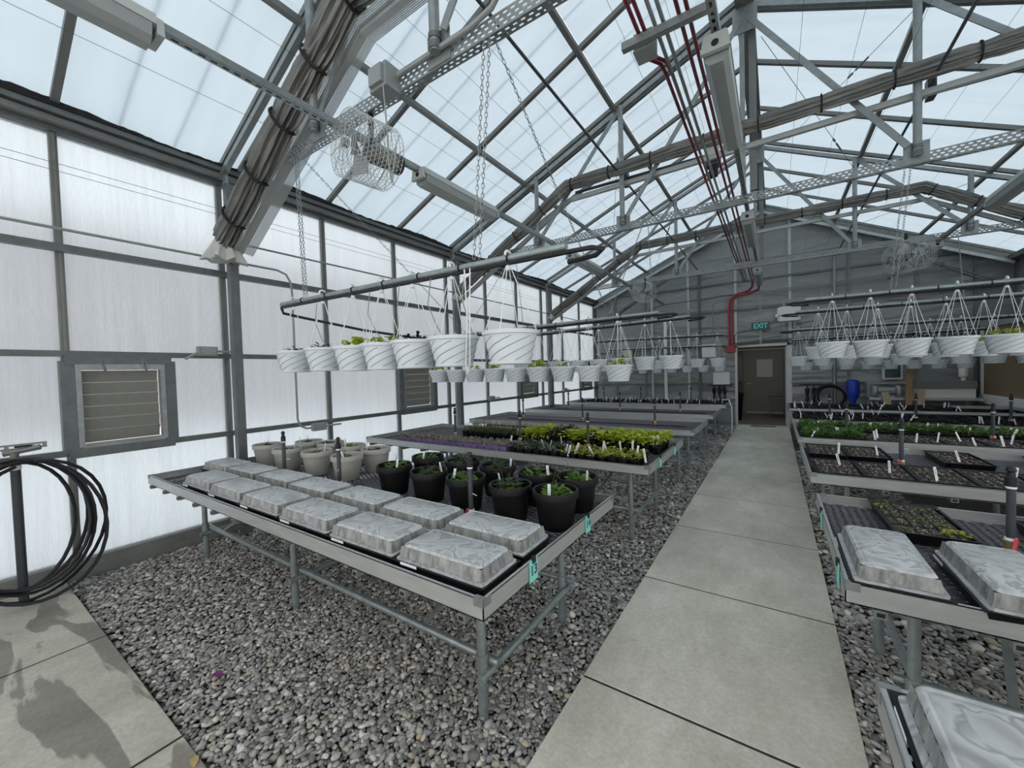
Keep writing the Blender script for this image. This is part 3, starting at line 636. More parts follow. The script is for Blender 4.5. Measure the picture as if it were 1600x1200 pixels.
# red riser pipes beside the door
o = MB().tube([(-.42, 10.9, 3.6), (-.45, 11.6, 3.58), (-.55, 12.05, 3.56), (-.8, 12.15, 3.52), (-.98, 12.16, 3.40), (-1.02, 12.17, 3.2), (-1.02, 12.17, 2.1)], 0.028, 8)
tag(o.build('fire_pipe', 'red_bright', None, True), 'left red riser pipe dropping down end wall beside doorway', 'pipe', 'red riser pipes')
o = MB().tube([(-.30, 10.9, 3.56), (-.32, 11.7, 3.52), (-.5, 12.1, 3.48), (-.8, 12.15, 3.46), (-.93, 12.16, 3.38), (-.95, 12.17, 3.2), (-.95, 12.17, 2.1)], 0.024, 8); o.mm((-1.1, 12.08, 1.98), (-.88, 12.25, 2.16))
tag(o.build('fire_pipe', 'red_bright', None, True), 'right red riser pipe ending in red box above door', 'pipe', 'red riser pipes')

t = thing('drive_motor', 'white and dark gear motor on drive shaft behind centre strip light', 'motor', (-.60, 5.42, 4.14)); MB().mm((-.09, -.03, -.02), (.07, -.01, .16)).build('plate', 'box_white', t); MB().mm((-.08, -.06, -.12), (.08, .06, -.02)).build('gearbox', 'exit_box', t); MB().cyl((0, 0, -.24), (0, 0, -.12), .05, 12).build('motor', 'strap', t, True)
# ------------------------------------------------------------------ fans
def fan(loc, rz, lab, s=1.0):
    t = thing('circulation_fan', lab, 'fan', loc, rz, 'wire cage circulation fans'); R = .215*s; D = .32*s
    m = MB()
    for k in range(12):
        f = k/11; r = R*(1-.06*f); m.tube([(0+0, 0, 0)] and [(r*math.cos(a), -D/2+D*f, r*math.sin(a)) for a in [2*PI*q/28 for q in range(28)]], .0022, 4, True)
    for r in (.05, .08, .11, .14, .17): m.tube([(r*s*math.cos(a), -D/2-.01, r*s*math.sin(a)) for a in [2*PI*q/24 for q in range(24)]], .0018, 4, True)
    for k in range(44):   # helical mesh wires of the drum
        for sg in (-1, 1):
            a0 = 2*PI*k/44; m.tube([((R)*math.cos(a0+sg*.32*j), -D/2+D*j/3, R*math.sin(a0+sg*.32*j)) for j in range(4)], .0011, 3)
    for k in range(10):
        a = 2*PI*k/10; m.tube([(.03*math.cos(a), -D/2-.012, .03*math.sin(a)), (R*math.cos(a), -D/2, R*math.sin(a))], .0028, 4)
        m.tube([(.07*math.cos(a), D/2+.01, .07*math.sin(a)), (R*.94*math.cos(a), D/2, R*.94*math.sin(a))], .0028, 4)
    m.build('cage', 'wire_cage', t)
    MB().cyl((0, -.01, 0), (0, D/2+.05, 0), .062*s, 16).build('motor', 'motor', t, True); MB().cyl((0, D/2+.05, 0), (0, D/2+.1, 0), .068*s, 16).build('motor_cap', 'strap', t, True)
    MB().cyl((0, -D/2-.02, 0), (0, -D/2+.02, 0), .03*s, 12).build('hub', 'box_grey', t, True)
    for k in range(3):
        a = 2*PI*k/3+.4; u = Vector((math.cos(a), 0, math.sin(a))); w = Vector((-math.sin(a), 0, math.cos(a))); b = MB(); vs = []
        for r, hw, tw in ((.04, .03, .03), (.10, .06, .025), (.165, .075, .02)):
            vs += [u*r*s-w*hw*s+Vector((0, -.05-tw, 0)), u*r*s+w*hw*s+Vector((0, -.05+tw, 0))]
        vs2 = [v+Vector((0, .004, 0)) for v in vs]; n = 6
        b.add(vs+vs2, [(0,1,3,2),(2,3,5,4),(7,6,8,9),(9,8,10,11),(0,2,8,6),(2,4,10,8),(1,7,9,3),(3,9,11,5),(4,5,11,10),(0,6,7,1)]); b.build('blade', 'galv', t, True)
    MB().mm((-.012, .02, .06), (.012, .05, .30*s)).build('bracket', 'strap', t)
fan((-2.36, 1.80, 3.17), -.14, 'nearest wire cage fan hanging from the first truss'); fan((-2.28, 8.55, 3.22), -.3, 'far wire cage fan by grey end wall, left of the path'); fan((1.72, 8.5, 3.22), .55, 'far wire cage fan at right, above the hanging baskets', 1.15)
t = thing('junction_box', 'grey weatherproof box on strut above nearest wire fan', 'junction box', (-2.10, 1.76, 3.49)); MB().mm((-.08, -.06, -.05), (.08, .06, .10)).build('box', 'box_grey', t); MB().mm((-.06, -.085, -.03), (.06, -.06, .08)).build('cover', 'box_grey', t)
tag(MB().tube([(-2.05, 1.70, 3.45), (-2.03, 1.70, 3.2), (-2.02, 1.70, 2.92), (-2.0, 1.70, 2.82), (-1.98, 1.70, 2.9), (-1.97, 1.72, 3.05)], .005, 6).build('fan_cord', 'grey_pipe', None, True), 'grey cord hanging in a loop from the fan box', 'cord')
tag(MB().tube([(-2.0, 1.78, 3.53), (-1.4, 1.78, 3.53), (-1.25, 1.78, 3.56), (-1.15, 1.78, 3.66), (-1.0, 1.78, 3.74)], .016, 8).build('flex_conduit', 'grey_pipe', None, True), 'grey conduit along nearest truss strut to the fan box', 'conduit')
# ------------------------------------------------------------------ end wall, doorway and corridor
wb = struct('wall_back'); DX0, DX1, DH = -.84, .26, 2.10
cols = [XL, -4.2, -3.28, -2.05, -.87, .33, 1.47, 2.62, 3.5, XR]
zz = [0, 1.13, 2.12, 3.10, 6.0]
for a, b in zip(cols[:-1], cols[1:]):
    for z0, z1 in zip(zz[:-1], zz[1:]):
        if z0 < 2.0 and a < -.5 < b: continue
        if z1 < 5: MB().mm((a+.004, YB, z0+.004), (b-.004, YB+.012, z1-.004)).build('wall_panel', 'film', wb)
        else:
            p = [(a, z0)]+[(b, z0)]+[(b, roof(b)-.02)]+([(RX, roof(RX)-.02)] if a < RX < b else [])+[(a, roof(a)-.02)]; n = len(p)
            MB().add([(x, yy, z) for yy in (YB, YB+.012) for x, z in p], [tuple(range(n)), tuple(range(2*n-1, n-1, -1))]+[(i, n+i, n+(i+1) % n, (i+1) % n) for i in range(n)]).build('wall_panel', 'film', wb)
for x in cols[1:-1]:
    z0 = 2.1 if x in () else 0
    MB().mm((x-.03, YB-.04, z0), (x+.03, YB, roof(x)-.1)).build('mullion', 'frame_light' if x in (-.87, .33, -2.05) else 'frame', wb)
for z in (1.13, 2.14, 3.10, 3.86):
    for a, b in (((XL, DX0-.08), (DX1+.09, XR)) if z < 2 else ((XL+.1, XR-.1),)):
        MB().mm((a, YB-.055, z-.025), (b, YB-.002, z+.025)).build('rail', 'galv_dark', wb)
for a, b in ((XL+.1, RX), (XR-.1, RX)):
    MB().bar((a, YB-.12, roof(a)-.13), (b, YB-.12, roof(b)-.13), .09, .13).build('gable_trim', 'frame', wb); MB().bar((a, YB-.24, roof(a)-.23), (b, YB-.24, roof(b)-.23), .05, .06).build('gable_trim', 'frame_light', wb)
MB().mm((XL+.1, YB-.05, -.1), (DX0-.06, YB+.05, .1)).build('sill', 'frame', wb); MB().mm((DX1+.06, YB-.05, -.1), (XR, YB+.05, .1)).build('sill', 'frame', wb)
m = MB().plate((-4.2, YB-.09, 3.17), (1, 0, 0), (0, 0, 1), 7.6, .08, .06, .03, 2).build('slotted_strut', 'galv', wb)
for x, mt in ((-3.05, 'frame_light'), (-1.76, 'galv_dark'), (1.2, 'galv')): MB().cyl((x, YB-.08, 0.2), (x, YB-.08, 4.2), .035, 10).build('standpipe', mt, wb, True)
MB().cyl((-2.67, YB-.1, .3), (-2.67, YB-.1, 3.0), .045, 12).build('standpipe', 'pvc', wb, True)
for k in range(3):
    z = 2.15+.03*k; MB().tube([(-1.0, YB-.09, z), (0, YB-.09, z+.05), (1.4, YB-.09, z+.05), (XR-.2, YB-.09, z+.06)], .009, 6).build('wall_conduit', 'pipe_dark', wb, True)
for k in range(3): MB().tube([(-.25, YB-.1, 3.45+.035*k), (XR-.3, YB-.1, 3.55+.035*k)], .010, 6).build('wall_conduit', 'grey_pipe', wb, True)
MB().tube([(-3.4, YB-.1, 3.15), (-2.95, YB-.1, 3.42), (-2.6, YB-.1, 3.46), (-.3, YB-.1, 3.55)], .012, 6).build('wall_conduit', 'pipe_dark', wb, True)
MB().tube([(-1.42, YB-.1, 2.1), (-1.42, YB-.1, 3.3), (-1.36, YB-.1, 3.38), (-.95, YB-.1, 3.45)], .012, 6).build('wall_conduit', 'grey_pipe', wb, True)
MB().tube([(-.9, YB-.08, 2.2), (-.9, YB-.08, 2.42), (-.83, YB-.08, 2.5), (-.46, YB-.08, 2.55)], .010, 6).build('wall_conduit', 'pipe_dark', wb, True)
d1 = struct('door_1'); m = MB(); y0, y1 = YB-.06, YB+.08
m.mm((DX0-.06, y0, 0), (DX0, y1, DH+.06)); m.mm((DX1, y0, 0), (DX1+.06, y1, DH+.06)); m.mm((DX0-.06, y0, DH), (DX1+.06, y1, DH+.06)); m.build('door_frame', 'frame_light', d1)
MB().mm((DX1-.03, YB+.06, .02), (DX1+.02, YB+1.1, DH-.02)).build('door_leaf', 'frame_light', d1)
MB().mm((DX0, YB-.02, .0), (DX1, YB+.08, .02)).build('threshold', 'alu', d1)
# corridor beyond the doorway
cw = struct('wall_corridor'); CY = YB+3.2
MB().mm((-2.2, YB+.05, -.05), (1.6, CY, 0.0)).build('corridor_floor', 'corridor_floor', cw); MB().mm((-2.2, CY, 0), (1.6, CY+.1, 2.7)).build('corridor_wall', 'corridor', cw)
MB().mm((-2.3, YB+.05, 0), (-2.2, CY, 2.7)).build('corridor_wall', 'corridor', cw); MB().mm((1.6, YB+.05, 0), (1.7, CY, 2.7)).build('corridor_wall', 'corridor', cw); MB().mm((-2.3, YB+.03, 2.7), (1.7, CY+.1, 2.8)).build('corridor_ceiling', 'corridor', cw)
MB().mm((-1.5, CY-.02, 2.12), (1.4, CY-.01, 2.16)).build('corridor_rail', 'box_white', cw)
o = MB().mm((-.9, YB+1.2, 2.62), (.3, YB+1.5, 2.69)); t = o.build('corridor_fill_lamp', 'lamp_glow'); tag(t, 'unseen ceiling lamp added to brighten the corridor beyond the doorway', 'light')  # lamp out of view, added to brighten the dark corridor
d2 = struct('door_2'); dx = -.30
MB().mm((dx-.62, CY-.05, 0), (dx+.58, CY, 2.12)).build('door_frame', 'box_grey', d2); MB().mm((dx-.56, CY-.07, .02), (dx+.52, CY-.03, 2.06)).build('door_leaf', 'door_grey', d2)
MB().mm((dx-.20, CY-.085, 1.22), (dx+.24, CY-.068, 1.80)).build('window_pane', 'paper', d2); MB().cyl((dx-.48, CY-.12, 1.0), (dx-.36, CY-.12, 1.0), .018, 8).cyl((dx-.48, CY-.12, 1.0), (dx-.48, CY-.07, 1.0), .02, 8).build('door_handle', 'alu', d2)
MB().mm((dx-.5, CY-.075, .02), (dx+.5, CY-.07, .06)).build('door_sweep', 'box_white', d2)
t = thing('waste_bin', 'tall black waste bin in dark corridor beyond doorway', 'bin', (-1.02, YB+1.25, 0)); MB().lathe([(.19, 0), (.23, .72)], 16).build('body', 'pot_black', t, True); MB().lathe([(.25, .72), (.25, .78), (.2, .84)], 16, capt=True).build('lid', 'strap', t, True)
t = thing('side_table', 'small dark table in corridor beyond doorway', 'table', (.16, YB+2.2, 0)); MB().mm((-.35, -.25, .60), (.35, .25, .64)).build('table_top', 'galv_dark', t)
for sx in (-.3, .3):
    for sy in (-.2, .2): MB().bar((sx, sy, 0), (sx*.93, sy*.9, .6), .03, .03).build('leg', 'galv_dark', t)
t = thing('breaker_panel', 'grey electrical panel on corridor wall beyond doorway', 'panel', (-1.05, CY-.2, 1.1)); MB().mm((-.15, 0, 0), (.12, .15, .8)).build('cabinet', 'door_grey', t); MB().mm((-.10, -.02, .15), (.07, 0, .65)).build('cover', 'box_grey', t)
# exit sign, emergency light and boxes on the end wall
def text(s, size, mat, parent, loc, rot, ext=.001, name='lettering'):
    c = bpy.data.curves.new(name, 'FONT'); c.body = s; c.size = size; c.extrude = ext; c.offset = size*.025; c.align_x = 'CENTER'; c.align_y = 'CENTER'; c.materials.append(MATS[mat])
    tmp = put(name, c); bpy.context.view_layer.update(); me = bpy.data.meshes.new_from_object(tmp.evaluated_get(bpy.context.evaluated_depsgraph_get())); bpy.data.objects.remove(tmp)
    return put(name, me, parent, loc, rot)
t = thing('exit_sign', 'small dark EXIT sign with green letters above doorway', 'sign', (-.30, YB-.20, 2.62)); MB().mm((-.20, -.03, -.10), (.20, .03, .10)).build('box', 'exit_box', t)
text('EXIT', .18, 'exit_green', t, (0, -.032, 0), (PI/2, 0, 0)).scale = (.85, 1, 1); MB().plate((-.02, .032, -.45), (0, 0, 1), (1, 0, 0), 1.2, .04, .05, .025, 1).build('strut', 'galv', t)
t = thing('emergency_light', 'white twin head emergency light right of EXIT sign', 'light', (.30, YB-.28, 2.86)); m = MB(); m.mm((-.24, 0, -.15), (.24, .10, .17)); m.mm((-.20, -.02, -.17), (.20, .08, .19)); m.build('housing', 'box_white', t)
for s in (-1, 1): MB().cyl((s*.22, -.01, -.02), (s*.25, -.05, -.02), .045, 12).build('lamp_head', 'box_white', t, True)
for s in (-.12, .1): MB().plate((s, .11, -.6), (0, 0, 1), (1, 0, 0), 1.0, .04, .05, .025, 1).build('strut', 'galv', t)
tag(MB().tube([(-.1, YB-.2, 2.66), (.0, YB-.2, 2.72), (.05, YB-.22, 2.88), (.12, YB-.22, 2.9)], .016, 8).build('flex_conduit', 'box_grey', None, True), 'dark flexible conduit from EXIT sign to emergency light', 'conduit')
def wbox(name, lab, x, z, w, h, d, mat, lid):
    t = thing(name, lab, 'control box', (x, YB-.07-d, z)); MB().mm((-w/2, 0, -h/2), (w/2, d, h/2)).build('body', mat, t); MB().mm((-w/2+.03, -.008, -h/2+.03), (w/2-.03, 0, h/2-.03)).build('door_panel', lid, t)
wbox('control_box', 'white square control box left of the red riser pipe', -1.52, 2.05, .34, .36, .10, 'box_white', 'paper'); wbox('control_box', 'pale control panel low on end wall left of doorway', -1.22, 1.28, .40, .34, .10, 'box_white', 'paper')
wbox('control_box', 'white display box on end wall behind right baskets', 2.20, 1.38, .32, .34, .12, 'box_white', 'exit_box'); wbox('sensor_box', 'beige sensor box hanging behind the left baskets', -3.78, 2.05, .28, .40, .14, 'beige', 'beige')
def valves(x, n, lab):
    t = thing('valve_manifold', lab, 'valve', (x, YB-.16, 1.1)); MB().cyl((-.16, 0, 0), (n*.15, 0, 0), .02, 8).build('manifold', 'pipe_dark', t, True)
    for k in range(n): MB().lathe([(.015, -.55), (.015, -.42), (.035, -.40), (.035, -.30), (.02, -.28), (.045, -.18), (.045, -.10), (.015, -.08), (.015, 0)], 10, (k*.13, 0, 0)).build('valve', 'rubber', t, True)
valves(-1.40, 3, 'three black irrigation valves on manifold left of doorway'); valves(.66, 2, 'two black irrigation valves on manifold right of doorway')
# right end: hose, bottle, grinder bench, boards
def coil(name, lab, c, R, n, axis, thick, mat='rubber'):
    m = MB(); P = []
    for k in range(n*28):
        a = 2*PI*k/28; r = R*(1+.13*math.sin(k*.11)); f = k/(n*28)
        P.append((c[0]+r*math.cos(a), c[1]-.10*f+.03*math.sin(a*.7), c[2]+r*math.sin(a)) if axis == 'y' else (c[0]+.1*f, c[1]+r*math.cos(a), c[2]+r*math.sin(a)))
    m.tube(P, thick, 6); return tag(m.build(name, mat, None, True), lab, 'hose')
coil('garden_hose', 'dark coiled hose hung on end wall right of doorway', (1.10, YB-.15, .80), .27, 9, 'y', .02)
t = thing('spray_bottle', 'bright blue bottle hanging on end wall', 'bottle', (1.50, YB-.35, .62)); MB().lathe([(.03, .0), (.06, .1), (.06, .12), (.11, .22), (.12, .26), (.12, .52), (.10, .58), (.05, .60)], 14, capt=True).build('body', 'blue', t, True); MB().lathe([(.05, -.14), (.06, -.02), (.03, .02)], 12).build('cap', 'strap', t, True)
t = thing('work_bench', 'grey work bench against end wall at right', 'workbench', (2.0, YB-.5, 0)); MB().mm((-.28, -.25, .78), (1.40, .3, .83)).build('worktop', 'alu', t); MB().mm((-.28, .25, 1.1), (1.40, .28, 1.16)).build('back_rail', 'galv', t)
for sx in (-.22, .5, 1.3): MB().mm((sx-.03, .2, 0), (sx+.03, .26, 1.15)).build('leg', 'galv', t)
t = thing('bench_grinder', 'grey bench grinder on work bench at end wall', 'grinder', (2.02, YB-.58, .83)); MB().cyl((-.14, 0, .14), (.14, 0, .14), .07, 12).build('motor', 'grinder', t, True); MB().mm((-.12, -.09, 0), (.12, .09, .05)).build('base', 'grinder', t)
for s in (-1, 1): MB().cyl((s*.16, 0, .14), (s*.22, 0, .14), .11, 16).build('wheel_guard', 'housing', t, True)
for k, (x, h, w, tl, mt, lab) in enumerate(((2.30, 2.0, .10, .05, 'wood', 'long upright brown board leaning at end wall'), (2.12, .95, .12, -.16, 'wood_pale', 'short pale board leaning left beside long board'), (2.45, 1.0, .13, .06, 'wood_pale', 'short pale board leaning right of long board'))):
    tag(MB().bar((x, YB-.92, .0), (x+tl, YB-.82, h), w, .035, (0, 1, 0)).build('wood_board', mt), lab, 'board', 'boards leaning by the work bench')
t = thing('water_filter', 'white stacked filter fitting standing by the cooling pad', 'filter', (3.22, YB-.42, 1.17)); t.scale = (.7, .7, .85); MB().lathe([(.05, 0), (.05, .08), (.10, .1), (.10, .3), (.07, .34), (.07, .40), (.11, .42), (.11, .52), (.05, .56), (.05, .66), (.03, .72), (.03, .82)], 14, capt=True).build('body', 'pvc', t, True)
t = thing('storage_bin', 'grey storage bin on work bench at far right', 'bin', (2.93, YB-.42, .83)); MB().mm((-.42, -.16, 0), (.42, .16, .18)).build('body', 'box_white', t); MB().mm((-.44, -.18, .18), (.44, .18, .34)).build('lid', 'corridor', t)
# ------------------------------------------------------------------ right wall, front wall
wr = struct('wall_right')
for i in range(len(ys)-1):
    for z0, z1 in ((.13, 1.86), (1.86, EZR-.05)): MB().mm((XR+.004, ys[i]+.004, z0+.003), (XR+.012, ys[i+1]-.004, z1-.003)).build('panel', 'film' if ys[i] > 7 else 'panel_clear', wr)  # nearer panes, out of view, made clear to add light
for y in ys: MB().mm((XR-.03, y-.024, 0), (XR+.03, y+.024, EZR-.06)).build('mullion', 'frame', wr)
for y in TY: MB().mm((3.78, y-.035, 0), (3.86, y+.045, EZR-.1)).build('post', 'galv_dark', wr)
MB().mm((XR-.05, YF, -.1), (XR+.06, YB, .13)).build('sill', 'sill', wr); MB().mm((XR-.16, YF, EZR-.12), (XR+.06, YB, EZR-.02)).build('gutter', 'galv_dark', wr)
t = thing('cooling_pad', 'brown corrugated evaporative cooling pad above white gutter at far right', 'cooling pad', (3.50, 11.9, .72)); MB().mm((0, -5.4, .18), (.15, 0, 1.5)).build('pad', 'pad', t)
MB().mm((-.05, -5.45, 0), (.2, .05, .18)).build('gutter', 'box_white', t); MB().mm((-.03, -5.45, 1.5), (.18, .05, 1.62)).build('top_cover', 'alu', t); MB().mm((-.03, -.02, .18), (.17, .05, 1.5)).build('end_strip', 'box_white', t)
for yy in (-5.3, -2.7, -.1): MB().mm((.05, yy-.03, -.72), (.12, yy+.03, 0)).build('support', 'galv', t)
wf = struct('wall_front')
for a, b in zip([XL, -3.3, -1.8, RX, 1.2, 2.6], [-3.3, -1.8, RX, 1.2, 2.6, XR]):
    p = [(a, 0), (b, 0), (b, roof(b)), (a, roof(a))]; MB().add([(x, yy, z) for yy in (YF-.02, YF-.01) for x, z in p], [(0,1,2,3),(7,6,5,4),(0,4,5,1),(1,5,6,2),(2,6,7,3),(3,7,4,0)]).build('panel', 'panel_clear', wf)  # wall behind the camera, glazed clear to add light
    MB().mm((b-.03, YF-.05, 0), (b+.03, YF, roof(b)-.1)).build('mullion', 'frame', wf)
# ------------------------------------------------------------------ benches
BT, BB, DECK = 0.77, 0.69, 0.716
def deck_mesh(W, D):
    """expanded metal deck: two crossing families of thin strips, clipped to the frame"""
    m = MB(); p, ang = 0.074, math.radians(27); dx = D/math.tan(ang)
    for sg in (-1, 1):
        k = -int(dx/p)-1
        while k*p < W+dx:
            # line x = k*p + sg*... from y=0 to y=D
            xa = k*p if sg > 0 else k*p; xb = xa+dx*1.0
            if sg < 0: xa, xb = xb, xa
            (x0, y0), (x1, y1) = (xa, 0), (xb, D)
            # clip in x
            def at(x): return y0+(y1-y0)*(x-x0)/(x1-x0)
            q = sorted([(x0, y0), (x1, y1)]); (ax, ay), (bx, by) = q
            if ax < 0: ay = at(0); ax = 0
            if bx > W: by = at(W); bx = W
            if bx-ax > .01: m.bar((ax, ay, 0), (bx, by, 0), .013, .004)
            k += 1
    return m
_deck = {}
def bench(lab, x0, x1, y0, y1, grp, aisle, legs=(.26, None, None)):
    W, D = x1-x0, y1-y0; t = thing('grow_bench', lab, 'bench', (x0, y0, 0), 0, grp)
    for a, b in (((0, 0), (W, .004)), ((0, D-.004), (W, D)), ((0, 0), (.004, D)), ((W-.004, 0), (W, D))):
        lp = MB().mm((a[0], a[1], BB), (b[0], b[1], BT))
        if b[0]-a[0] > 1: s = 1 if a[1] < .1 else -1; yy = a[1] if s > 0 else b[1]; lp.mm((0, yy, BT-.004), (W, yy+s*.014, BT)); lp.mm((0, yy, BB), (W, yy+s*.03, BB+.004))
        else: s = 1 if a[0] < .1 else -1; xx = a[0] if s > 0 else b[0]; lp.mm((xx, 0, BT-.004), (xx+s*.014, D, BT)); lp.mm((xx, 0, BB), (xx+s*.03, D, BB+.004))
        lp.build('side_rail', 'alu', t)
    cm = MB(); cs = .045
    cm.mm((-cs, -.003, BT-.045), (.0, -.001, BT+.002)); 
    for cx in (0, W):
        for cy in (0, D):
            sx = 1 if cx == 0 else -1; sy = 1 if cy == 0 else -1
            c = MB(); c.mm((cx, cy-sy*.0025, BT-.03), (cx+sx*cs, cy-sy*.0005, BT+.001)); c.mm((cx-sx*.0025, cy, BT-.03), (cx-sx*.0005, cy+sy*cs, BT+.001)); c.mm((cx, cy, BT), (cx+sx*cs, cy+sy*.02, BT+.002)); c.build('corner_bracket', 'galv', t)
    key = (round(W, 2), round(D, 2))
    if key not in _deck: _deck[key] = deck_mesh(W-.02, D-.02).mesh('mesh_deck', 'mesh_metal')
    o = put('mesh_deck', _deck[key], t, (.01, .01, DECK-.004)); o['kind'] = 'stuff'
    n = int(W/.34)
    for k in range(n+1):
        xx = .10+(W-.2)*k/n; m = MB(); m.mm((xx-.018, -.012, BB-.028), (xx+.018, D+.012, BB-.001)); m.build('cross_member', 'galv', t)
        m = MB().mm((xx-.012, -.0125, BB-.022), (xx+.012, -.0118, BB-.006)); m.build('tube_mouth_shade', 'strap', t)  # black plate paints the shaded hollow of the tube end
    lx = sorted([(W-.25 if aisle > 0 else .25), W/2, (.36 if aisle > 0 else W-.36)]); ly = [.29, D-.29]
    for xx in lx:
        for yy in ly:
            l = MB().cyl((xx, yy, -.02), (xx, yy, BB-.06), .021, 12).build('leg', 'steel_tube', t, True)
            MB().cyl((xx, yy, .02), (xx, yy, .16), .0245, 12).cyl((xx, yy, .225), (xx, yy, .30), .027, 12).build('sleeve', 'steel_tube', l, True)
    for yy in ly:
        MB().cyl((lx[0]-.06, yy+.035, .26), (lx[-1]+.07, yy+.035, .26), .019, 10).build('stretcher', 'steel_tube', t, True)
        MB().cyl((lx[0]-.1, yy, BB-.055), (lx[-1]+.12, yy, BB-.055), .024, 12).build('beam', 'steel_tube', t, True)
    for xx in lx: MB().cyl((xx+.03, ly[0]-.05, .215), (xx+.03, ly[1]+.05, .215), .019, 10).build('stretcher', 'steel_tube', t, True)
    for xx in (lx[0]+.28, lx[-1]-.42):
        MB().bar((xx, ly[0]+.035, .27), (xx+.12, ly[1]-.1, BB-.06), .03, .006).build('brace', 'galv', t)
    return t
pbsdf('mesh_metal', (0.12, 0.12, 0.14), 0.5, 0.3)
BL = [(1.11, 2.51), (3.40, 4.90), (5.62, 6.95), (7.58, 8.90), (9.72, 11.05)]
BLn = ['nearest left bench, holding cloudy domes and large pots', 'second left bench, crowded with small potted plants', 'third left bench, empty metal mesh top', 'fourth left bench, empty metal mesh top', 'farthest left bench, lined with black seed trays']
LX0, LX1, RX0, RX1 = -4.72, -.895, .215, 3.40
for (a, b), l in zip(BL, BLn): bench(l, LX0, LX1, a, b, 'benches left of the path', 1)
BR = [(-.05, 1.35), (1.92, 3.17), (3.75, 5.20), (5.55, 7.0), (7.35, 8.75), (9.15, 10.45)]
BRn = ['nearest right bench at the bottom right edge with one big dome', 'second right bench with two domes and one seedling tray', 'third right bench covered in bare soil trays', 'fourth right bench with bright green seedlings', 'fifth right bench with dark seed trays', 'farthest right bench with dark seed trays']
for (a, b), l in zip(BR, BRn): bench(l, RX0, RX1, a, b, 'benches right of the path', -1)
# number cards clipped to the bench ends
def card(s, loc, lab, side):
    t = thing('number_card', lab, 'card', loc, 0, 'mint number cards on bench ends'); sx = side
    MB().mm((0, -.034, -.095), (sx*.003, .034, 0)).build('card', 'mint', t); MB().mm((-sx*.004, -.012, -.015), (sx*.008, .012, .014)).build('clip', 'strap', t)
    if s: text(s, .060, 'ink', t, (sx*.0035, 0, -.048), (PI/2, 0, PI/2 if side > 0 else -PI/2), .0006, 'number')
card('13', (LX1+.003, 1.465, BT+.008), 'nearer mint number card on nearest left bench end, beside the domes', 1); card('14', (LX1+.003, 2.075, BT+.008), 'farther mint number card on nearest left bench end, beside black pots', 1)
card('', (LX1+.003, 3.78, BT+.008), 'nearer mint card on second left bench end', 1); card('', (LX1+.003, 4.42, BT+.008), 'farther mint card on second left bench end', 1)
card('', (RX0-.003, 2.08, BT+.008), 'nearer mint card on second right bench end', -1); card('', (RX0-.003, 2.78, BT+.008), 'farther mint card on second right bench end', -1)

# ------------------------------------------------------------------ foliage
def leaf(m, p, d, L, w, up=Vector((0, 0, 1)), curl=.25):
    d = d.normalized(); x = d.cross(up)
    if x.length < 1e-3: x = Vector((1, 0, 0))
    x.normalize(); n = x.cross(d).normalized()
    a = p; b = p+d*L*.35; c = p+d*L*.75-n*L*curl*.35; e = p+d*L-n*L*curl
    o = len(m.v); m.v += [tuple(q) for q in (a, b+x*w*.5+n*w*.12, b, b-x*w*.5+n*w*.12, c+x*w*.42+n*w*.08, c, c-x*w*.42+n*w*.08, e)]
    m.f += [tuple(i+o for i in q) for q in ((0, 1, 2), (0, 2, 3), (1, 4, 5, 2), (2, 5, 6, 3), (4, 7, 5), (5, 7, 6))]
def tuft(m, c, n, R, H, L, w, spread=1.0):
    c = Vector(c)
    for i in range(n):
        a = random.uniform(0, 2*PI); r = R*math.sqrt(random.random()); h = H*random.uniform(.25, 1)*(1-.35*(r/max(R, 1e-4))**2)
        p = c+Vector((r*math.cos(a), r*math.sin(a), h)); a2 = a+random.uniform(-.9, .9); el = random.uniform(-.15, .9)*spread
        leaf(m, p, Vector((math.cos(a2), math.sin(a2), math.tan(min(1.2, el)))), L*random.uniform(.7, 1.25), w*random.uniform(.8, 1.2))
def blades(m, c, n, R, H, w=.004, lean=.5):
    c = Vector(c)
    for i in range(n):
        a = random.uniform(0, 2*PI); p = c+Vector((R*math.cos(a)*random.random(), R*math.sin(a)*random.random(), 0)); b = random.uniform(0, 2*PI); d = Vector((math.cos(b), math.sin(b), 0))*random.uniform(.1, lean); h = H*random.uniform(.5, 1.1); x = Vector((-d.y, d.x, 0)).normalized()*w
        q = [p, p+Vector((0, 0, h*.5))+d*h*.25, p+Vector((0, 0, h*.9))+d*h*.8, p+Vector((0, 0, h*.95))+d*h*1.25]; o = len(m.v)
        m.v += [tuple(v) for v in (q[0]-x, q[0]+x, q[1]-x*.8, q[1]+x*.8, q[2]-x*.5, q[2]+x*.5, q[3])]; m.f += [tuple(i+o for i in f) for f in ((0, 1, 3, 2), (2, 3, 5, 4), (4, 5, 6))]

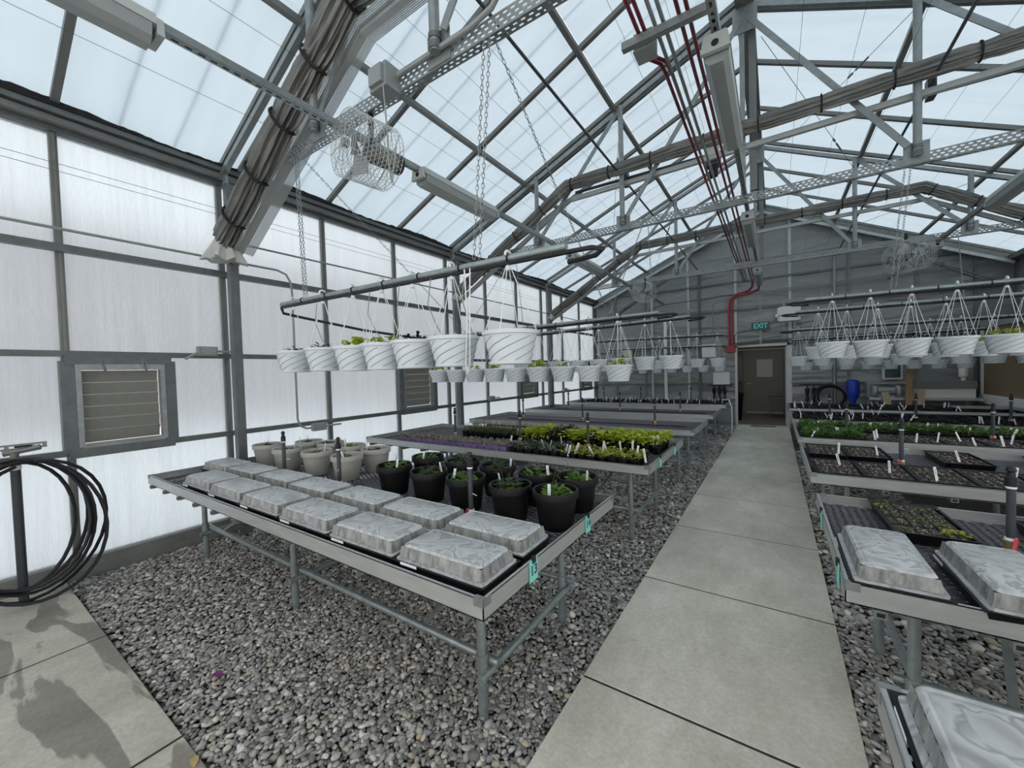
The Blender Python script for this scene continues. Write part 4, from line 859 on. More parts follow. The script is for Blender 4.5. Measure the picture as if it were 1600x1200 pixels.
# ------------------------------------------------------------------ big pots on nearest left bench
def potprof(r, h, rim=.045): return [(r*.70, 0), (r*.73, .004), (r*.90, h-rim), (r*.905, h-rim), (r, h-rim+.002), (r*1.005, h-.004), (r*.985, h), (r*.90, h-.004), (r*.87, h-.062), (0.001, h-.062)]
ph = .215; pg = MB().lathe(potprof(.134, ph), 32).mesh('pot_body', 'pot_grey', True); pk = MB().lathe(potprof(.132, ph), 32).mesh('pot_body', 'pot_black', True)
soilm = MB().lathe([(.118, 0), (.07, .006), (.001, .008)], 20, capb=False).mesh('soil', 'soil', True)
PL = []
for k in range(6):
    a = MB(); tuft(a, (random.uniform(-.03, .03), random.uniform(-.02, .03), 0), 55, .07, .075, .05, .026, .8); b = MB(); 
    for q in range(4): an = random.uniform(0, 6.28); tuft(b, (.075*math.cos(an), .075*math.sin(an), 0), 14, .03, .03, .032, .024, .8)
    c = MB(); blades(c, (random.uniform(-.02, .04), .03, 0), 9, .02, .15, .0022, .6)
    PL.append((a.mesh('herb_leaves', 'leaf' if k % 2 else 'leaf_dark', True), b.mesh('flower_leaves', ['leaf_silver', 'leaf_lime', 'leaf_yellow', 'leaf_lime', 'leaf_yellow', 'leaf_silver'][k], True), c.mesh('grass_blades', 'leaf_grass', True)))
tagm = MB().box((0, 0, .035), (.016, .0012, .11)).mesh('plant_label', 'tag_white'); inkm = MB().box((0, -.001, .055), (.003, .0006, .04)).mesh('writing', 'box_grey')
def plabel(loc, lab, grp, rz=0, tilt=0, s=1.0, ink=False):
    o = put('plant_label', tagm, None, loc, (random.uniform(-.2, .2), tilt, rz), s); tag(o, lab, 'plant label', grp)
    if ink: put('writing', inkm, o)
    return o
GP = [(-4.43, 1.99), (-3.98, 1.97), (-4.20, 2.31), (-3.55, 2.02), (-3.90, 2.37), (-3.11, 2.04), (-3.52, 2.36), (-3.14, 2.36)]
GL = ['grey pot farthest left in the front row on nearest bench', 'second grey pot from the left in the front row', 'grey pot farthest left in the back row on nearest bench', 'third grey pot from the left in the front row', 'second grey pot from the left in the back row', 'grey pot in front row nearest the black pots', 'third grey pot from the left in the back row', 'grey pot in back row nearest the black pots']
KP = [(-2.42, 1.98), (-2.04, 1.97), (-1.70, 1.97), (-1.34, 1.96), (-1.05, 1.99), (-2.42, 2.33), (-2.04, 2.33), (-1.70, 2.33), (-1.34, 2.29), (-1.06, 2.31)]
KL = ['black pot in front row nearest the grey pots', 'second black pot from the left in the front row', 'middle black pot of the front row beside sprinkler riser', 'fourth black pot from the left in the front row', 'black pot in front row at the aisle end of bench', 'black pot in back row nearest the grey pots', 'second black pot from the left in the back row', 'middle black pot of the back row on nearest bench', 'fourth black pot from the left in the back row', 'black pot in back row at the aisle end of bench']
for pts, labs, me, cname, grp in ((GP, GL, pg, 'grey', 'large grey pots on the nearest left bench'), (KP, KL, pk, 'black', 'large black pots on the nearest left bench')):
    for i, ((x, y), lb) in enumerate(zip(pts, labs)):
        t = thing('flower_pot', lb, 'flower pot', (x, y, DECK), random.uniform(0, 6.28), grp); put('pot_body', me, t); put('soil', soilm, t, (0, 0, ph-.060))
        pa, pb, pc = PL[random.randrange(6)]
        rr = random.uniform(0, 6.28)
        for q, nm in ((pa, 'herb_leaves'), (pb, 'flower_leaves'), (pc, 'grass_blades')): put(nm, q, t, (0, 0, ph-.055), (0, 0, rr), .75 if cname == 'grey' else .92)
        a = random.uniform(0, 6.28); plabel((x+.09*math.cos(a), y+.09*math.sin(a), DECK+ph-.04), 'white label in '+' '.join(lb.split(' ')[:12]), 'white labels in the large pots', random.uniform(-.6, .6), random.uniform(-.25, .25), 1.0, True)

# ------------------------------------------------------------------ trays and domes
TLx, TLy, TH = .50, .262, .06
def traymesh(lx, ly, h=.055):
    m = MB(); s = .94; w = .004; a, b = lx/2, ly/2; c, d = a*s, b*.91
    ring = lambda x, y, z: [(-x, -y, z), (x, -y, z), (x, y, z), (-x, y, z)]
    vs = ring(c, d, 0)+ring(a, b, h)+ring(a+.008, b+.008, h)+ring(a+.008, b+.008, h+.004)+ring(a-w, b-w, h+.004)+ring(c-w, d-w, .006)
    fs = [(3, 2, 1, 0)]+[(j*4+i, j*4+(i+1) % 4, (j+1)*4+(i+1) % 4, (j+1)*4+i) for j in range(5) for i in range(4)]+[(20, 21, 22, 23)]
    return m.add(vs, fs)
def dome(lx, ly, h):
    """clear dome: top sheet with rounded shoulder, ribbed skirt, flange"""
    a, b = lx/2-.012, ly/2-.012; n = 0; top = MB(); R = .03; pts = []
    def rr(x, y, r, z, k=5):
        out = []
        for cx, cy, a0 in ((x-r, y-r, 0), (-x+r, y-r, PI/2), (-x+r, -y+r, PI), (x-r, -y+r, 1.5*PI)):
            out += [(cx+r*math.cos(a0+PI/2*j/k), cy+r*math.sin(a0+PI/2*j/k), z) for j in range(k+1)]
        return out
    rings = [rr(a-.014, b-.014, .022, h-.010), rr(a-.018, b-.018, .022, h-.003), rr(a-.024, b-.024, .022, h), rr(a-.032, b-.032, .018, h-.003), rr(a-.038, b-.038, .016, h)]
    n = len(rings[0]); vs = sum(rings, []); fs = [(j*n+i, j*n+(i+1) % n, (j+1)*n+(i+1) % n, (j+1)*n+i) for j in range(len(rings)-1) for i in range(n)]+[tuple(range((len(rings)-1)*n, len(rings)*n))]
    top.add(vs, fs)
    sk = MB(); per = []
    nx, ny = 26, 14
    def edge(p0, p1, k): return [(p0[0]+(p1[0]-p0[0])*j/k, p0[1]+(p1[1]-p0[1])*j/k) for j in range(k)]
    A = (1, 1); loop = edge((1, -1), (1, 1), ny)+edge((1, 1), (-1, 1), nx)+edge((-1, 1), (-1, -1), ny)+edge((-1, -1), (1, -1), nx)
    lo = []; hi = []
    for j, (ux, uy) in enumerate(loop):
        rib = .0035 if j % 2 else 0
        lo.append((ux*(a-.004-rib), uy*(b-.004-rib), .004)); hi.append((ux*(a-.012-rib*.6), uy*(b-.012-rib*.6), h-.010))
    n = len(lo); sk.add(lo+hi, [(i, (i+1) % n, n+(i+1) % n, n+i) for i in range(n)])
    fl_ = MB(); r0 = rr(a-.006, b-.006, .02, .003); r1 = rr(a+.010, b+.010, .02, .003); r2 = rr(a+.010, b+.010, .02, -.006); n = len(r0)
    fl_.add(r0+r1+r2, [(i, (i+1) % n, n+(i+1) % n, n+i) for i in range(n)]+[(n+i, n+(i+1) % n, 2*n+(i+1) % n, 2*n+i) for i in range(n)])
    return top.mesh('dome_top', 'lid', True), sk.mesh('dome_skirt', 'lid_side', True), fl_.mesh('dome_flange', 'lid', True)
tmesh = traymesh(TLx, TLy).mesh('tray_body', 'black_plastic'); dm = dome(TLx, TLy, .062); strip = MB().box((0, 0, 0), (.10, .0015, .012)).mesh('paper_strip', 'tag_white')
def dometray(x, y, lab, grp, rz=0, sc=1.0, z=DECK, st=True):
    t = thing('domed_tray', lab, 'seed tray', (x, y, z), rz, grp); t.scale = (sc,)*3
    put('tray_body', tmesh, t)
    for nm, me in zip(('dome_top', 'dome_skirt', 'dome_flange'), dm): put(nm, me, t, (0, 0, TH+.002))
    if st: put('paper_strip', strip, t, (-.15, -TLy/2-.0095, TH-.004))
    return t
for k in range(6):
    nm = 'front row domed tray '+('nearest the aisle on nearest left bench' if k == 0 else 'farthest from the aisle on nearest left bench' if k == 5 else ORD[k]+' from the aisle, nearest left bench')
    dometray(-1.185-.522*k+random.uniform(-.006, .006), 1.290+random.uniform(-.006, .006), nm, 'domed trays on nearest left bench', random.uniform(-.02, .02))
for k in range(7):
    nm = 'back row domed tray '+('nearest the aisle on nearest left bench' if k == 0 else 'farthest from the aisle on nearest left bench' if k == 6 else ORD[k]+' from the aisle, nearest left bench')
    dometray(-1.19-.520*k+random.uniform(-.006, .006), 1.585+random.uniform(-.006, .006), nm, 'domed trays on nearest left bench', random.uniform(-.02, .02), st=False)
dometray(.372, 2.18, 'domed tray at aisle corner of second right bench', 'domed trays on the right benches', -PI/2); dometray(.70, 2.165, 'domed tray at right frame edge on second right bench', 'domed trays on the right benches', -PI/2+.02)
dometray(.372, 1.06, 'large near domed tray at the bottom right corner', 'domed trays on the right benches', -PI/2)

# soil trays
SX, SY = .275, .54
sbody = traymesh(SX, SY, .055).mesh('tray_body', 'black_plastic'); ssoil = MB().mm((-SX/2+.012, -SY/2+.012, .030), (SX/2-.012, SY/2-.012, .050)).mesh('soil', 'soil')
m = MB()
for k in range(1, 6): xx = -SX/2+SX*k/6; m.mm((xx-.0025, -SY/2+.01, .04), (xx+.0025, SY/2-.01, .054))
for k in range(1, 4): yy = -SY/2+SY*k/4; m.mm((-SX/2+.01, yy-.0025, .04), (SX/2-.01, yy+.0025, .0535))
sdiv = m.mesh('cell_dividers', 'black_plastic')
def speckle(n):
    m = MB()
    for i in range(n):
        s = random.uniform(.002, .0055); c = Vector((random.uniform(-SX/2+.02, SX/2-.02), random.uniform(-SY/2+.02, SY/2-.02), .0505)); a = random.uniform(0, 3)
        u = Vector((math.cos(a), math.sin(a), random.uniform(-.2, .2)))*s; v = Vector((-math.sin(a), math.cos(a), random.uniform(-.2, .2)))*s*.6
        m.add([c-u, c-v, c+u, c+v, c+Vector((0, 0, s*.7))], [(0, 1, 4), (1, 2, 4), (2, 3, 4), (3, 0, 4)])
    return m.mesh('perlite_bits', 'perlite')
spk = [speckle(230) for _ in range(3)]
def seedl(mat, n, H, L, w, sx=SX, sy=SY):
    m = MB()
    for i in range(n): tuft(m, (random.uniform(-sx/2+.02, sx/2-.02), random.uniform(-sy/2+.02, sy/2-.02), 0), 7, .02, H, L, w, 1.0)
    return m.mesh('seedlings', mat, True)
green = [seedl('leaf', 95, .075, .036, .024), seedl('leaf_green2' if 'leaf_green2' in MATS else 'leaf', 95, .065, .034, .022)]
sparse = seedl('leaf', 14, .02, .016, .012)
def seedtray(x, y, lab, grp, kind, rz=0, z=DECK):
    t = thing('seed_tray', lab, 'seed tray', (x, y, z), rz, grp); put('tray_body', sbody, t)
    if kind == 'dark': put('soil', ssoil, t, (0, 0, -.012)); put('cell_dividers', sdiv, t); return t
    put('soil', ssoil, t); put('cell_dividers', sdiv, t)
    o = put('perlite_bits', random.choice(spk), t); o['kind'] = 'stuff'
    if kind == 'green': o = put('seedlings', random.choice(green), t, (0, 0, .05), (0, 0, random.choice((0, PI)))); o['kind'] = 'stuff'
    if kind == 'sparse':
        o = put('seedlings', sparse, t, (0, 0, .05)); o['kind'] = 'stuff'
    return t
t = seedtray(.615, 2.885, 'seed tray of dark soil with a few green sprouts behind two domes', 'seed trays on second right bench', 'sparse', .03)
m = MB(); tuft(m, (.09, -.2, .05), 40, .045, .02, .018, .014); tuft(m, (-.1, .15, .05), 14, .03, .02, .018, .014); o = m.build('sprouts', 'leaf_yellow', t, True); o['kind'] = 'stuff'
seedtray(1.16, 2.80, 'seed tray with green grass blades at right frame edge, second right bench', 'seed trays on second right bench', 'green', .05)
def alab(x, y, n, lab, grp, z=DECK+.055, s=1.0, sx=.1, sy=.2, ink=False):
    for i, xx in enumerate(sorted([random.uniform(-sx, sx) for _ in range(n)], key=lambda v: abs(x+v+.3))): plabel((x+xx, y+random.uniform(-sy, sy), z), (ORD[i]+lab) if callable(lab) is False else lab(), grp, random.uniform(-.7, .7), random.uniform(-.45, .45), s*random.uniform(.85, 1.1), ink)
rows = ((2, 0, 4.06, ['soil']*9, 'front row, third right bench'), (2, 1, 4.83, ['soil', 'soil', 'none', 'soil', 'none', 'soil', 'soil', 'soil', 'soil'], 'back row, third right bench'),
        (3, 0, 5.85, ['green', 'green', 'soil', 'soil', 'soil', 'soil', 'soil', 'soil', 'soil'], 'front row, fourth right bench'), (3, 1, 6.55, ['green']*9, 'back row, fourth right bench'),
        (4, 0, 7.68, ['dark']*10, 'front row, fifth right bench'), (4, 1, 8.35, ['dark']*10, 'back row, fifth right bench'), (5, 0, 9.48, ['dark']*10, 'front row, farthest right bench'), (5, 1, 10.1, ['dark']*8, 'back row, farthest right bench'))
WHAT = {'soil': 'seed tray of bare speckled soil', 'green': 'seed tray full of bright green seedlings', 'dark': 'black seed tray of dark soil'}
for b, r, y, kinds, where in rows:
    for k, kd in enumerate(kinds):
        if kd == 'none': continue
        x = .40+.292*k
        seedtray(x, y, '%s, %s from the path, %s' % (WHAT[kd], ORD[k], where), 'seed trays on the right benches', kd, random.uniform(-.015, .015))
        if k < 8 and (b < 4 or random.random() < .7): alab(x, y-.08, (1 if b == 2 else 2 if b == 3 else random.choice((1, 2, 3))), ' white label from the path in %s tray, %s' % (ORD[k], where), 'white labels, '+where, s=1.0 if b < 4 else .95, ink=b < 3)
for r, y in ((0, 10.02), (1, 10.66)):
    for k in range(12):
        x = -1.06-.292*k; w = ('front' if r == 0 else 'back')+' row, farthest left bench'
        seedtray(x, y, 'black seed tray of dark soil, %s from the path, %s' % (ORD[k], w), 'seed trays on farthest left bench', 'dark', random.uniform(-.015, .015))
        alab(x, y-.05, random.choice((1, 2, 2, 3)), ' white label from the path in %s tray, %s' % (ORD[k], w), 'white labels, '+w, s=.95)
tag(MB().tube([(-1.0, 10.2, .84), (-.86, 10.0, .86), (-.80, 9.9, .70), (-.79, 9.88, .35), (-.80, 9.86, .12)], .012, 6).build('drip_tube', 'cord', None, True), 'pale tubes drooping off the end of farthest left bench', 'tube')

# ------------------------------------------------------------------ small pots on second left bench
sp = .099
def smallpot(mat): return MB().lathe([(.034, 0), (.044, .070), (.049, .072), (.049, .088), (.044, .088), (.042, .076), (.001, .078)], 10).mesh('pot_body', mat, True)
sqp = MB(); ring = lambda s, z: [(-s, -s, z), (s, -s, z), (s, s, z), (-s, s, z)]
sqp.add(ring(.036, 0)+ring(.046, .082)+ring(.049, .082)+ring(.049, .094)+ring(.043, .094)+ring(.042, .080), [(3, 2, 1, 0)]+[(j*4+i, j*4+(i+1) % 4, (j+1)*4+(i+1) % 4, (j+1)*4+i) for j in range(5) for i in range(4)]+[(20, 21, 22, 23)])
sq = sqp.mesh('pot_body', 'purple'); rp = smallpot('pot_black')
def fset(mat, n, R, H, L, w, v=3, bl=0):
    out = []
    for _ in range(v):
        m = MB(); tuft(m, (0, 0, 0), n, R, H, L, w, .9)
        if bl: blades(m, (0, 0, 0), bl, .03, .14, .0016, .5)
        out.append(m.mesh('foliage', mat, True))
    return out
FS = {'brown': fset('leaf_brown', 44, .046, .034, .026, .015), 'silver': fset('leaf_silver', 24, .036, .05, .028, .016), 'dark': fset('leaf_dark', 26, .036, .06, .030, .017), 'yellow': fset('leaf_yellow', 24, .034, .035, .024, .018), 'lime': fset('leaf_lime', 34, .046, .085, .045, .034), 'purple': fset('leaf_purple', 34, .044, .10, .042, .022), 'grass': fset('leaf_grass', 26, .036, .05, .03, .010, 3, 14)}
def block(x0, y0, nx, ny, pot, kinds, lab, grp, pitch=sp):
    for i in range(nx):
        for j in range(ny):
            t = put('small_pot', pot, None, (x0+i*pitch, y0+j*pitch, DECK), (0, 0, random.choice((0, PI/2)))); tag(t, '%s, %s row from front, %s from left' % (lab, ORD[j], ORD[i]), 'plant pot', grp)
            o = put('foliage', random.choice(FS[kinds(i, j) if callable(kinds) else kinds]), t, (0, 0, .080), (0, 0, random.uniform(0, 6.28)), random.uniform(.95, 1.35))
block(-4.02, 3.48, 17, 3, sq, 'brown', 'purple square pot of small tan plants', 'purple square pots')
block(-2.33, 3.48, 6, 4, rp, lambda i, j: 'silver' if (i+j) % 3 else 'dark', 'small black pot of silvery plants, bench front', 'pots of silvery plants')
block(-1.735, 3.48, 8, 4, rp, 'yellow', 'small black pot of yellow green seedlings', 'pots of yellow green seedlings')
block(-3.62, 4.22, 10, 4, rp, 'grass', 'small black pot of grassy plants', 'pots of grassy plants')
block(-2.62, 4.18, 9, 5, rp, lambda i, j: 'purple' if (i//2) % 3 == 2 else 'lime', 'small pot of lime or dark leaves, back middle', 'pots of lime and dark foliage')
block(-1.72, 4.18, 8, 5, rp, lambda i, j: 'purple' if i == 0 else 'lime', 'small pot of lime leaves, back aisle end', 'pots of lime foliage')
for gi, (x, y, n) in enumerate(((-2.75, 4.3, 2), (-2.45, 3.7, 2), (-2.0, 3.7, 3), (-1.7, 3.55, 3), (-1.45, 3.62, 3), (-1.25, 3.75, 2), (-1.1, 4.2, 3), (-1.02, 3.55, 2), (-1.75, 4.25, 2), (-2.2, 4.25, 2))):
    alab(x, y, n, ' white label from the path in cluster among '+('grassy back', 'silvery front', 'right silvery front', 'left yellow front', 'middle yellow front', 'right yellow front', 'right lime back', 'aisle corner front', 'middle lime back', 'left lime back')[gi]+' pots', 'white labels on second left bench', DECK+.08, 1.15, .1, .12, True)

# ------------------------------------------------------------------ sprinkler risers
def riser(x, y, lab, h=.42, valve=True, tie=True):
    t = thing('sprinkler_riser', lab, 'sprinkler', (x, y, DECK), random.uniform(-1, 1), 'sprinkler risers on the benches')
    MB().cyl((0, 0, 0), (0, 0, h-.09), .0150, 10).build('pipe', 'pipe_dark', t, True)
    MB().lathe([(.020, h-.09), (.020, h-.05), (.014, h-.045), (.013, h-.025), (.018, h-.02), (.014, h-.006), (.007, h)], 10, capt=True).build('nozzle', 'rubber', t, True); MB().cyl((0, 0, h-.10), (0, 0, h-.088), .0175, 10).build('white_ring', 'tag_white', t, True)
    if valve:
        MB().cyl((0, 0, .02), (0, 0, .055), .022, 10).cyl((0, 0, .055), (0, 0, .062), .025, 10).build('fitting', 'brass', t, True); MB().cyl((0, 0, .064), (0, 0, .076), .0200, 10).build('white_ring', 'tag_white', t, True)
        MB().box((-.022, -.02, .055), (.012, .012, .055), Matrix.Rotation(.5, 3, 'Y')).build('valve_handle', 'red_valve', t)
    if tie: MB().box((.02, 0, .17), (.06, .003, .003), Matrix.Rotation(.2, 3, 'Y')).build('zip_tie', 'tag_white', t)
for x, y, l in ((-1.52, 1.80, 'sprinkler riser between the domes and middle black pots'), (-2.84, 1.79, 'sprinkler riser in front of the rightmost front grey pot'), (-3.66, 1.78, 'sprinkler riser in front of second front grey pot')): riser(x, y, l)
for x, y, l in ((-3.72, 4.12, 'left sprinkler riser on second left bench'), (-2.62, 4.08, 'middle sprinkler riser on second left bench'), (-1.72, 4.06, 'aisle side sprinkler riser on second left bench')): riser(x, y, l)
for b, (y, nm) in ((0, (6.28, 'third left bench')), (1, (8.24, 'fourth left bench'))):
    for k, x in enumerate((-1.55, -2.75, -3.95)): riser(x, y, '%s sprinkler riser from the path on %s' % (ORD[k], nm))
    P = [(-4.3+.1*j, y+.012*math.sin(j*.9), DECK+.008) for j in range(33)]
    tag(MB().tube(P, .008, 6).build('drip_line', 'rubber', None, True), 'black drip line lying along empty '+nm, 'drip line', 'drip lines on the empty benches')
riser(.88, 2.70, 'tall sprinkler riser at right frame edge, second right bench', .40); riser(.86, 4.45, 'sprinkler riser between soil trays on third right bench')
for x, y, l in ((.72, 6.22, 'first sprinkler riser from path on fourth right bench'), (1.9, 6.22, 'second sprinkler riser from path on fourth right bench'), (2.75, 6.22, 'third sprinkler riser from path on fourth right bench'), (.72, 8.0, 'first sprinkler riser from path on fifth right bench'), (1.7, 8.0, 'second sprinkler riser from path on fifth right bench'), (2.6, 8.0, 'third sprinkler riser from path on fifth right bench')): riser(x, y, l)
for k, x in enumerate((-1.7, -2.9, -3.9)): riser(x, 10.36, '%s sprinkler riser from path on farthest left bench' % ORD[k])

# ------------------------------------------------------------------ hanging baskets, bars and chains
br, bh = .150, .175
bk = MB().lathe([(br*.72, 0), (br*.74, .004), (br*.745, .012), (br*.72, .014), (br*.93, bh-.03), (br*.935, bh-.022), (br*1.0, bh-.020), (br*1.01, bh-.004), (br*.99, bh), (br*.93, bh-.004), (br*.91, bh-.03), (.001, bh-.03)], 32).mesh('basket_body', 'white_plastic', True)
m = MB()
for k in range(8):
    P = []
    for j in range(13):
        f = j/12; z = .018+(bh-.05)*f; r = br*(.725+(.925-.725)*(z-.014)/(bh-.044))+.0006; a = 2*PI*k/8+2.2*f; P.append((r*math.cos(a), r*math.sin(a), z))
    m.tube(P, .0021, 4)
bg = m.mesh('swirl_lines', 'groove')
bs = MB().lathe([(br*.90, 0), (.001, .01)], 16, capb=False).mesh('soil', 'soil', True)
BF = fset('leaf_lime', 26, .065, .07, .055, .050, 4)+fset('leaf_purple', 40, .09, .05, .05, .018, 2)+fset('leaf_dark', 20, .08, .035, .035, .022, 2)
_hang = {}
def hanger(h):
    key = round(h, 2)
    if key not in _hang:
        m = MB(); top = h-bh-.055
        for k in range(4):
            a = 2*PI*k/4+.25; m.tube([(br*.97*math.cos(a), br*.97*math.sin(a), 0), (.012*math.cos(a), .012*math.sin(a), top)], .0026, 4)
        m.tube([(0, 0, top-.02), (.0, .0, top+.03)], [.014, .008], 6)
        c = Vector((0, 0, top+.055)); m.tube([(0, 0, top+.025)]+[c+Vector((0, .026*math.cos(a), .026*math.sin(a))) for a in [-PI/2+.3+i*.5 for i in range(10)]], .0075, 5)
        _hang[key] = m.mesh('hanger', 'cord')
    return _hang[key]
def basket(x, y, zr, zb, lab, grp, fol=True):
    h = zb+.012-(zr-bh); t = thing('hanging_basket', lab, 'hanging basket', (x, y, zr-bh), random.uniform(0, 6.28), grp)
    put('basket_body', bk, t); put('swirl_lines', bg, t); put('soil', bs, t, (0, 0, bh-.032)); t.rotation_euler = (0, 0, 0); put('hanger', hanger(h), t, (0, 0, bh))
    if fol:
        o = put('foliage', random.choice(BF), t, (0, 0, bh-.022), (0, 0, random.uniform(0, 6.28)), random.uniform(.8, 1.25))
def hbar(name_lab, y, x0, z0, x1, z1, loop=0):
    t = thing('basket_rail', name_lab, 'rail', (x0, y, z0), 0, 'pipe rails holding the hanging baskets'); d = Vector((x1-x0, 0, z1-z0))
    MB().cyl((0, 0, 0), d, .0185, 12).build('pipe', 'steel_tube', t, True); MB().cyl((0, -.004, -.028), d+Vector((0, -.004, -.028)), .0115, 8).build('drip_hose', 'rubber', t, True)
    for k in range(1, 8): p = d*(k/8); MB().cyl(p-d.normalized()*.004, p+d.normalized()*.004, .024, 10).build('strap', 'strap', t)
    if loop:
        e = d if loop > 0 else Vector((0, 0, 0)); s = loop; q = e+Vector((0, 0, -.028))
        MB().tube([q-Vector((s*.16, 0, 0)), q+Vector((s*.02, 0, 0)), q+Vector((s*.12, .02, .004)), q+Vector((s*.16, .06, 0)), q+Vector((s*.11, .10, -.012)), q+Vector((-s*.04, .10, -.02))], .012, 8).build('hose_loop', 'rubber', t, True)
    return t
LIM = 8
BARS = [
 ('nearest pipe rail over the left aisle, holding seven baskets', 1.75, (-3.52, 2.24), (-.83, 2.20), 1, 'nearest left rail', [(-3.33, 1.83), (-2.90, 1.83), (-2.52, 1.82), (-2.20, 1.82), (-1.90, 1.82), (-1.57, 1.82), (-1.17, 1.82)]),
 ('second pipe rail on the left, holding a long row of baskets', 4.2, (-4.10, 2.13), (-.98, 2.17), 1, 'second left rail', [(-1.41-.332*k, 1.65+.002*k) for k in range(9)]),
 ('third pipe rail on the left, ending beside the ceiling conduits', 5.5, (-3.95, 2.19), (-.90, 2.26), 1, 'third left rail', [(-1.14-.33*k, 1.765-.003*k) for k in range(8)]),
 ('fourth pipe rail on the left, before the red riser pipe', 9.1, (-3.6, 2.30), (-.87, 2.26), 0, 'fourth left rail', [(-.98-.38*k, 1.775) for k in range(7)]),
 ('farthest pipe rail on the left, close to the end wall', 11.75, (-4.2, 2.22), (-1.08, 2.16), 0, 'farthest left rail', [(-1.21-.40*k, 1.65) for k in range(7)]),
 ('nearest pipe rail on the right, holding large looking baskets', 5.6, (.29, 2.33), (3.1, 2.30), -1, 'nearest right rail', [(.53+.315*k, 1.835-.003*k) for k in range(8)]),
 ('second pipe rail on the right, just behind the nearest one', 7.0, (.25, 2.35), (3.2, 2.33), -1, 'second right rail', [(.51+.31*k, 1.84-.006*k) for k in range(9)]),
 ('third pipe rail on the right', 9.1, (.25, 2.25), (3.3, 2.24), -1, 'third right rail', [(.37+.345*k, 1.75-.006*k) for k in range(9)]),
 ('farthest pipe rail on the right, close to the end wall', 11.3, (.34, 2.18), (3.35, 2.19), 0, 'farthest right rail', [(.60+.355*k, 1.645-.005*k) for k in range(8)])]
BARS[7] = ('third pipe rail on the right, above dark seed trays',)+BARS[7][1:]
for lab, y, a, b, lp, nm, bs_ in BARS:
    hbar(lab, y, a[0], a[1], b[0], b[1], lp)
    side = 'left to right' if nm == 'nearest left rail' else 'the path outward'
    for k, (x, zr) in enumerate(bs_):
        zb = a[1]+(b[1]-a[1])*(x-a[0])/(b[0]-a[0])
        basket(x, y, zr, zb, 'white swirl hanging basket on %s, %s counting from %s' % (nm, ORD[k], side), 'hanging baskets on '+nm, random.random() < .85)
linkm = MB().tube([(.008*math.cos(a), 0, .017*math.sin(a)) for a in [2*PI*k/8 for k in range(8)]], .0024, 4, True)
def chain(p0, p1, lab, grp):
    p0, p1 = Vector(p0), Vector(p1); d = p1-p0; L = d.length; d.normalize(); x = d.orthogonal().normalized(); yv = d.cross(x); m = MB(); n = int(L/.027)
    for k in range(n):
        c = p0+d*(k+.5)*L/n; u = x if k % 2 else yv
        m.add([c+u*v[0]+d*v[2]+(d.cross(u))*v[1] for v in map(Vector, linkm.v)], linkm.f)
    o = m.build('chain', 'galv', None, loc=(0, 0, 0)); tag(o, lab, 'chain', grp); return o
zc = CHZ-.06
chain((-3.30, 1.80, zc), (-3.16, 1.75, 2.26), 'left chain from nearest truss down to nearest basket rail', 'chains of the nearest rail'); chain((-3.26, 1.80, zc), (-3.12, 1.75, 2.26), 'left doubled chain strand beside the left chain', 'chains of the nearest rail')
chain((-1.32, 1.80, zc), (-1.40, 1.75, 2.24), 'right chain from nearest truss down to nearest basket rail', 'chains of the nearest rail'); chain((-1.28, 1.80, zc), (-1.36, 1.75, 2.24), 'right doubled chain strand beside the right chain', 'chains of the nearest rail')
chain((-3.28, 1.86, zc), (-3.55, 4.2, 2.17), 'slanting chain from nearest truss to left end of second rail', 'slanting chains of the second rail'); chain((-1.28, 1.86, zc), (-1.5, 4.2, 2.19), 'slanting chain from nearest truss to aisle end of second rail', 'slanting chains of the second rail')
chain((-3.4, 5.22, zc), (-3.55, 4.2, 2.17), 'slanting chain from middle truss to left end of second rail', 'slanting chains of the second rail'); chain((-1.4, 5.22, zc), (-1.5, 4.2, 2.19), 'slanting chain from middle truss to aisle end of second rail', 'slanting chains of the second rail')
chain((-3.4, 5.3, zc), (-3.4, 5.5, 2.23), 'left chain from middle truss to third left rail', 'chains of the third rail'); chain((-1.35, 5.3, zc), (-1.35, 5.5, 2.27), 'aisle side chain from middle truss to third left rail', 'chains of the third rail')
chain((1.05, 5.3, zc), (1.0, 5.6, 2.34), 'chain from middle truss to nearest right rail', 'chains of the right rails'); chain((1.09, 5.3, zc), (1.04, 5.6, 2.34), 'doubled chain strand from middle truss to nearest right rail', 'chains of the right rails'); chain((2.3, 8.7, zc), (1.9, 7.0, 2.36), 'slanting chain from farthest truss to second right rail', 'chains of the right rails'); chain((.7, 8.75, zc), (.7, 9.1, 2.27), 'chain from farthest truss to third right rail', 'chains of the right rails')
chain((-1.5, 8.75, zc), (-1.5, 9.1, 2.29), 'chain from farthest truss to fourth left rail', 'chains of the far left rails'); chain((-3.1, 8.75, zc), (-3.1, 9.1, 2.31), 'outer chain from farthest truss to fourth left rail', 'chains of the far left rails')
for x, l in ((-3.6, 'outer chain of farthest left rail'), (-1.5, 'aisle side chain of farthest left rail')): chain((x, 12.2, 3.15), (x, 11.75, 2.2), l+' near end wall', 'chains of the far left rails')
for x, l in ((.8, 'aisle side chain of farthest right rail'), (2.9, 'outer chain of farthest right rail')): chain((x, 12.2, 3.15), (x, 11.3, 2.2), l+' near end wall', 'chains of the right rails')
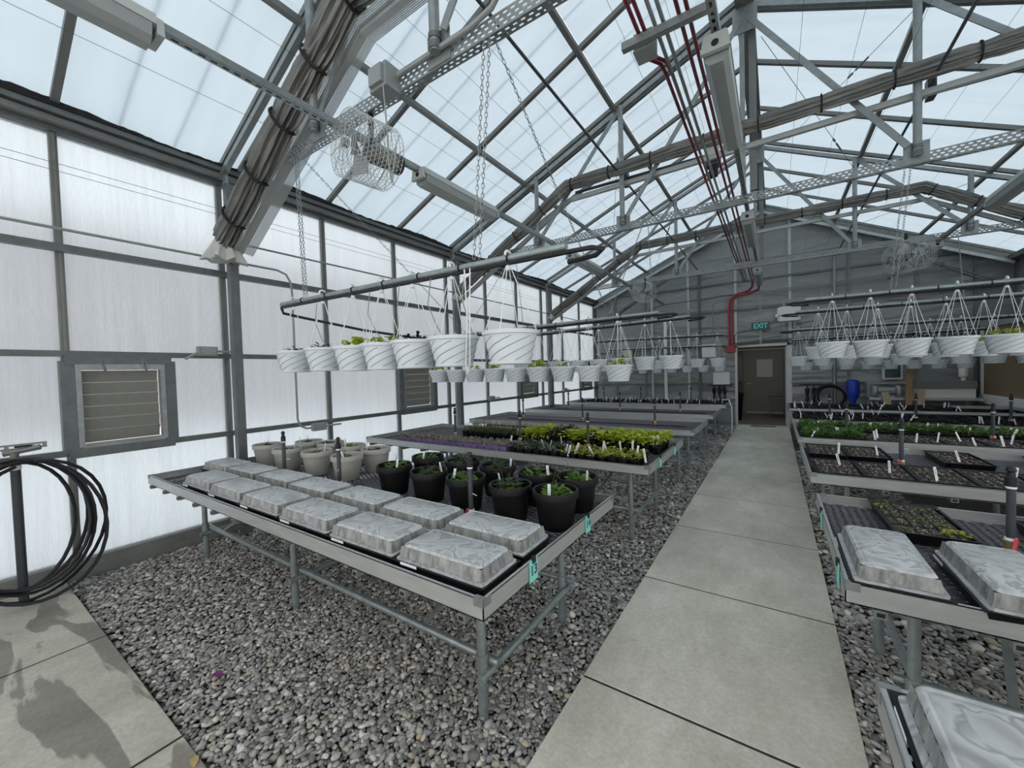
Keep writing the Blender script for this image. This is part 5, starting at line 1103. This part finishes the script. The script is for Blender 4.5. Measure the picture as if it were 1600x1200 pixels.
# feed hoses and drip leads
tag(MB().tube([(-3.52, 1.75, 2.205), (-3.60, 1.80, 2.18), (-3.55, 1.95, 2.15), (-3.3, 2.4, 2.05), (-2.95, 2.9, 1.96), (-2.9, 3.4, 1.95), (-3.3, 3.9, 2.0), (-3.9, 4.2, 2.08)], .012, 8).build('feed_hose', 'rubber', None, True), 'black feed hose sagging from nearest basket rail to the second', 'hose')
for k, (x, y, z0, s) in enumerate(((-2.95, 1.73, 2.18, .12), (-2.3, 1.73, 2.18, .14), (-2.0, 1.73, 2.18, -.06), (-1.72, 1.73, 2.18, .08), (-1.45, 1.73, 2.18, .03))):
    tag(MB().tube([(x, y, z0), (x-.03, y, z0-.15), (x+s*.4, y, z0-.28), (x+s, y+.02, z0-.37)], .0035, 5).build('drip_lead', 'box_grey', None, True), ORD[k]+' thin grey drip lead from left on nearest basket rail', 'drip tube', 'drip leads of the nearest rail')
tag(MB().tube([(-1.43, 1.70, 2.18), (-1.42, 1.70, 1.9), (-1.44, 1.70, 1.66), (-1.43, 1.70, 1.60), (-1.41, 1.70, 1.66), (-1.40, 1.70, 1.95), (-1.39, 1.70, 2.18)], .004, 5).build('drip_lead', 'cord', None, True), 'long looped drip lead hanging between the two largest baskets', 'drip tube', 'drip leads of the nearest rail')

# ------------------------------------------------------------------ hose stand at the left
t = thing('hose_stand', 'dark hose standpipe with tap by the left wall', 'standpipe', (-4.58, .36, 0)); MB().cyl((0, 0, -.02), (0, 0, 1.05), .026, 10).build('post', 'pipe_dark', t, True)
MB().cyl((0, 0, 1.05), (0, 0, 1.12), .022, 10).cyl((-.02, -.05, 1.12), (.03, .12, 1.15), .020, 8).build('tap', 'motor', t, True); MB().cyl((0, 0, 1.0), (0, 0, 1.03), .03, 10).build('white_ring', 'tag_white', t, True); MB().box((.01, .04, 1.165), (.02, .08, .012)).build('tap_handle', 'strap', t)
def hoseloop(cy, cz, ry, rz_, x, ph, n, lab):
    P = []
    for k in range(n*30):
        a = -2*PI*k/30+PI/2; f = k/(n*30); sag = 1+.10*math.sin(ph+f*9); P.append((x+.05*math.sin(f*17+ph), cy+ry*sag*math.cos(a)+.03*math.sin(f*7+ph), max(.025, cz+rz_*(1+.04*math.sin(f*11+ph))*math.sin(a)+.0)))
    tag(MB().tube(P, .0125, 6).build('garden_hose', 'rubber', None, True), lab, 'hose', 'coiled hose on the standpipe')
hoseloop(.37, .60, .31, .47, -4.50, .3, 4, 'main coils of black hose hung over the left standpipe'); hoseloop(.40, .55, .36, .50, -4.44, 1.7, 2, 'looser outer coils of black hose on the left standpipe')
tag(MB().tube([(-4.45, .16, .55), (-4.35, .05, .35), (-4.2, -.1, .06), (-3.9, -.2, .03), (-3.6, -.35, .03)], .0125, 6).build('garden_hose', 'rubber', None, True), 'loose black hose end trailing off onto the wet slab', 'hose')
o = MB(); leaf(o, Vector((0, 0, 0)), Vector((1, .4, .1)), .06, .045); tag(o.build('fallen_petal', 'petal', None, True, (-2.55, .82, .015)), 'purple petal lying on the gravel', 'petal')
o = MB(); leaf(o, Vector((0, 0, 0)), Vector((1, -.4, .1)), .06, .03); tag(o.build('fallen_leaf', 'dry_leaf', None, True, (-2.06, .585, .018)), 'dry yellow leaf at slab edge by the gravel', 'leaf')
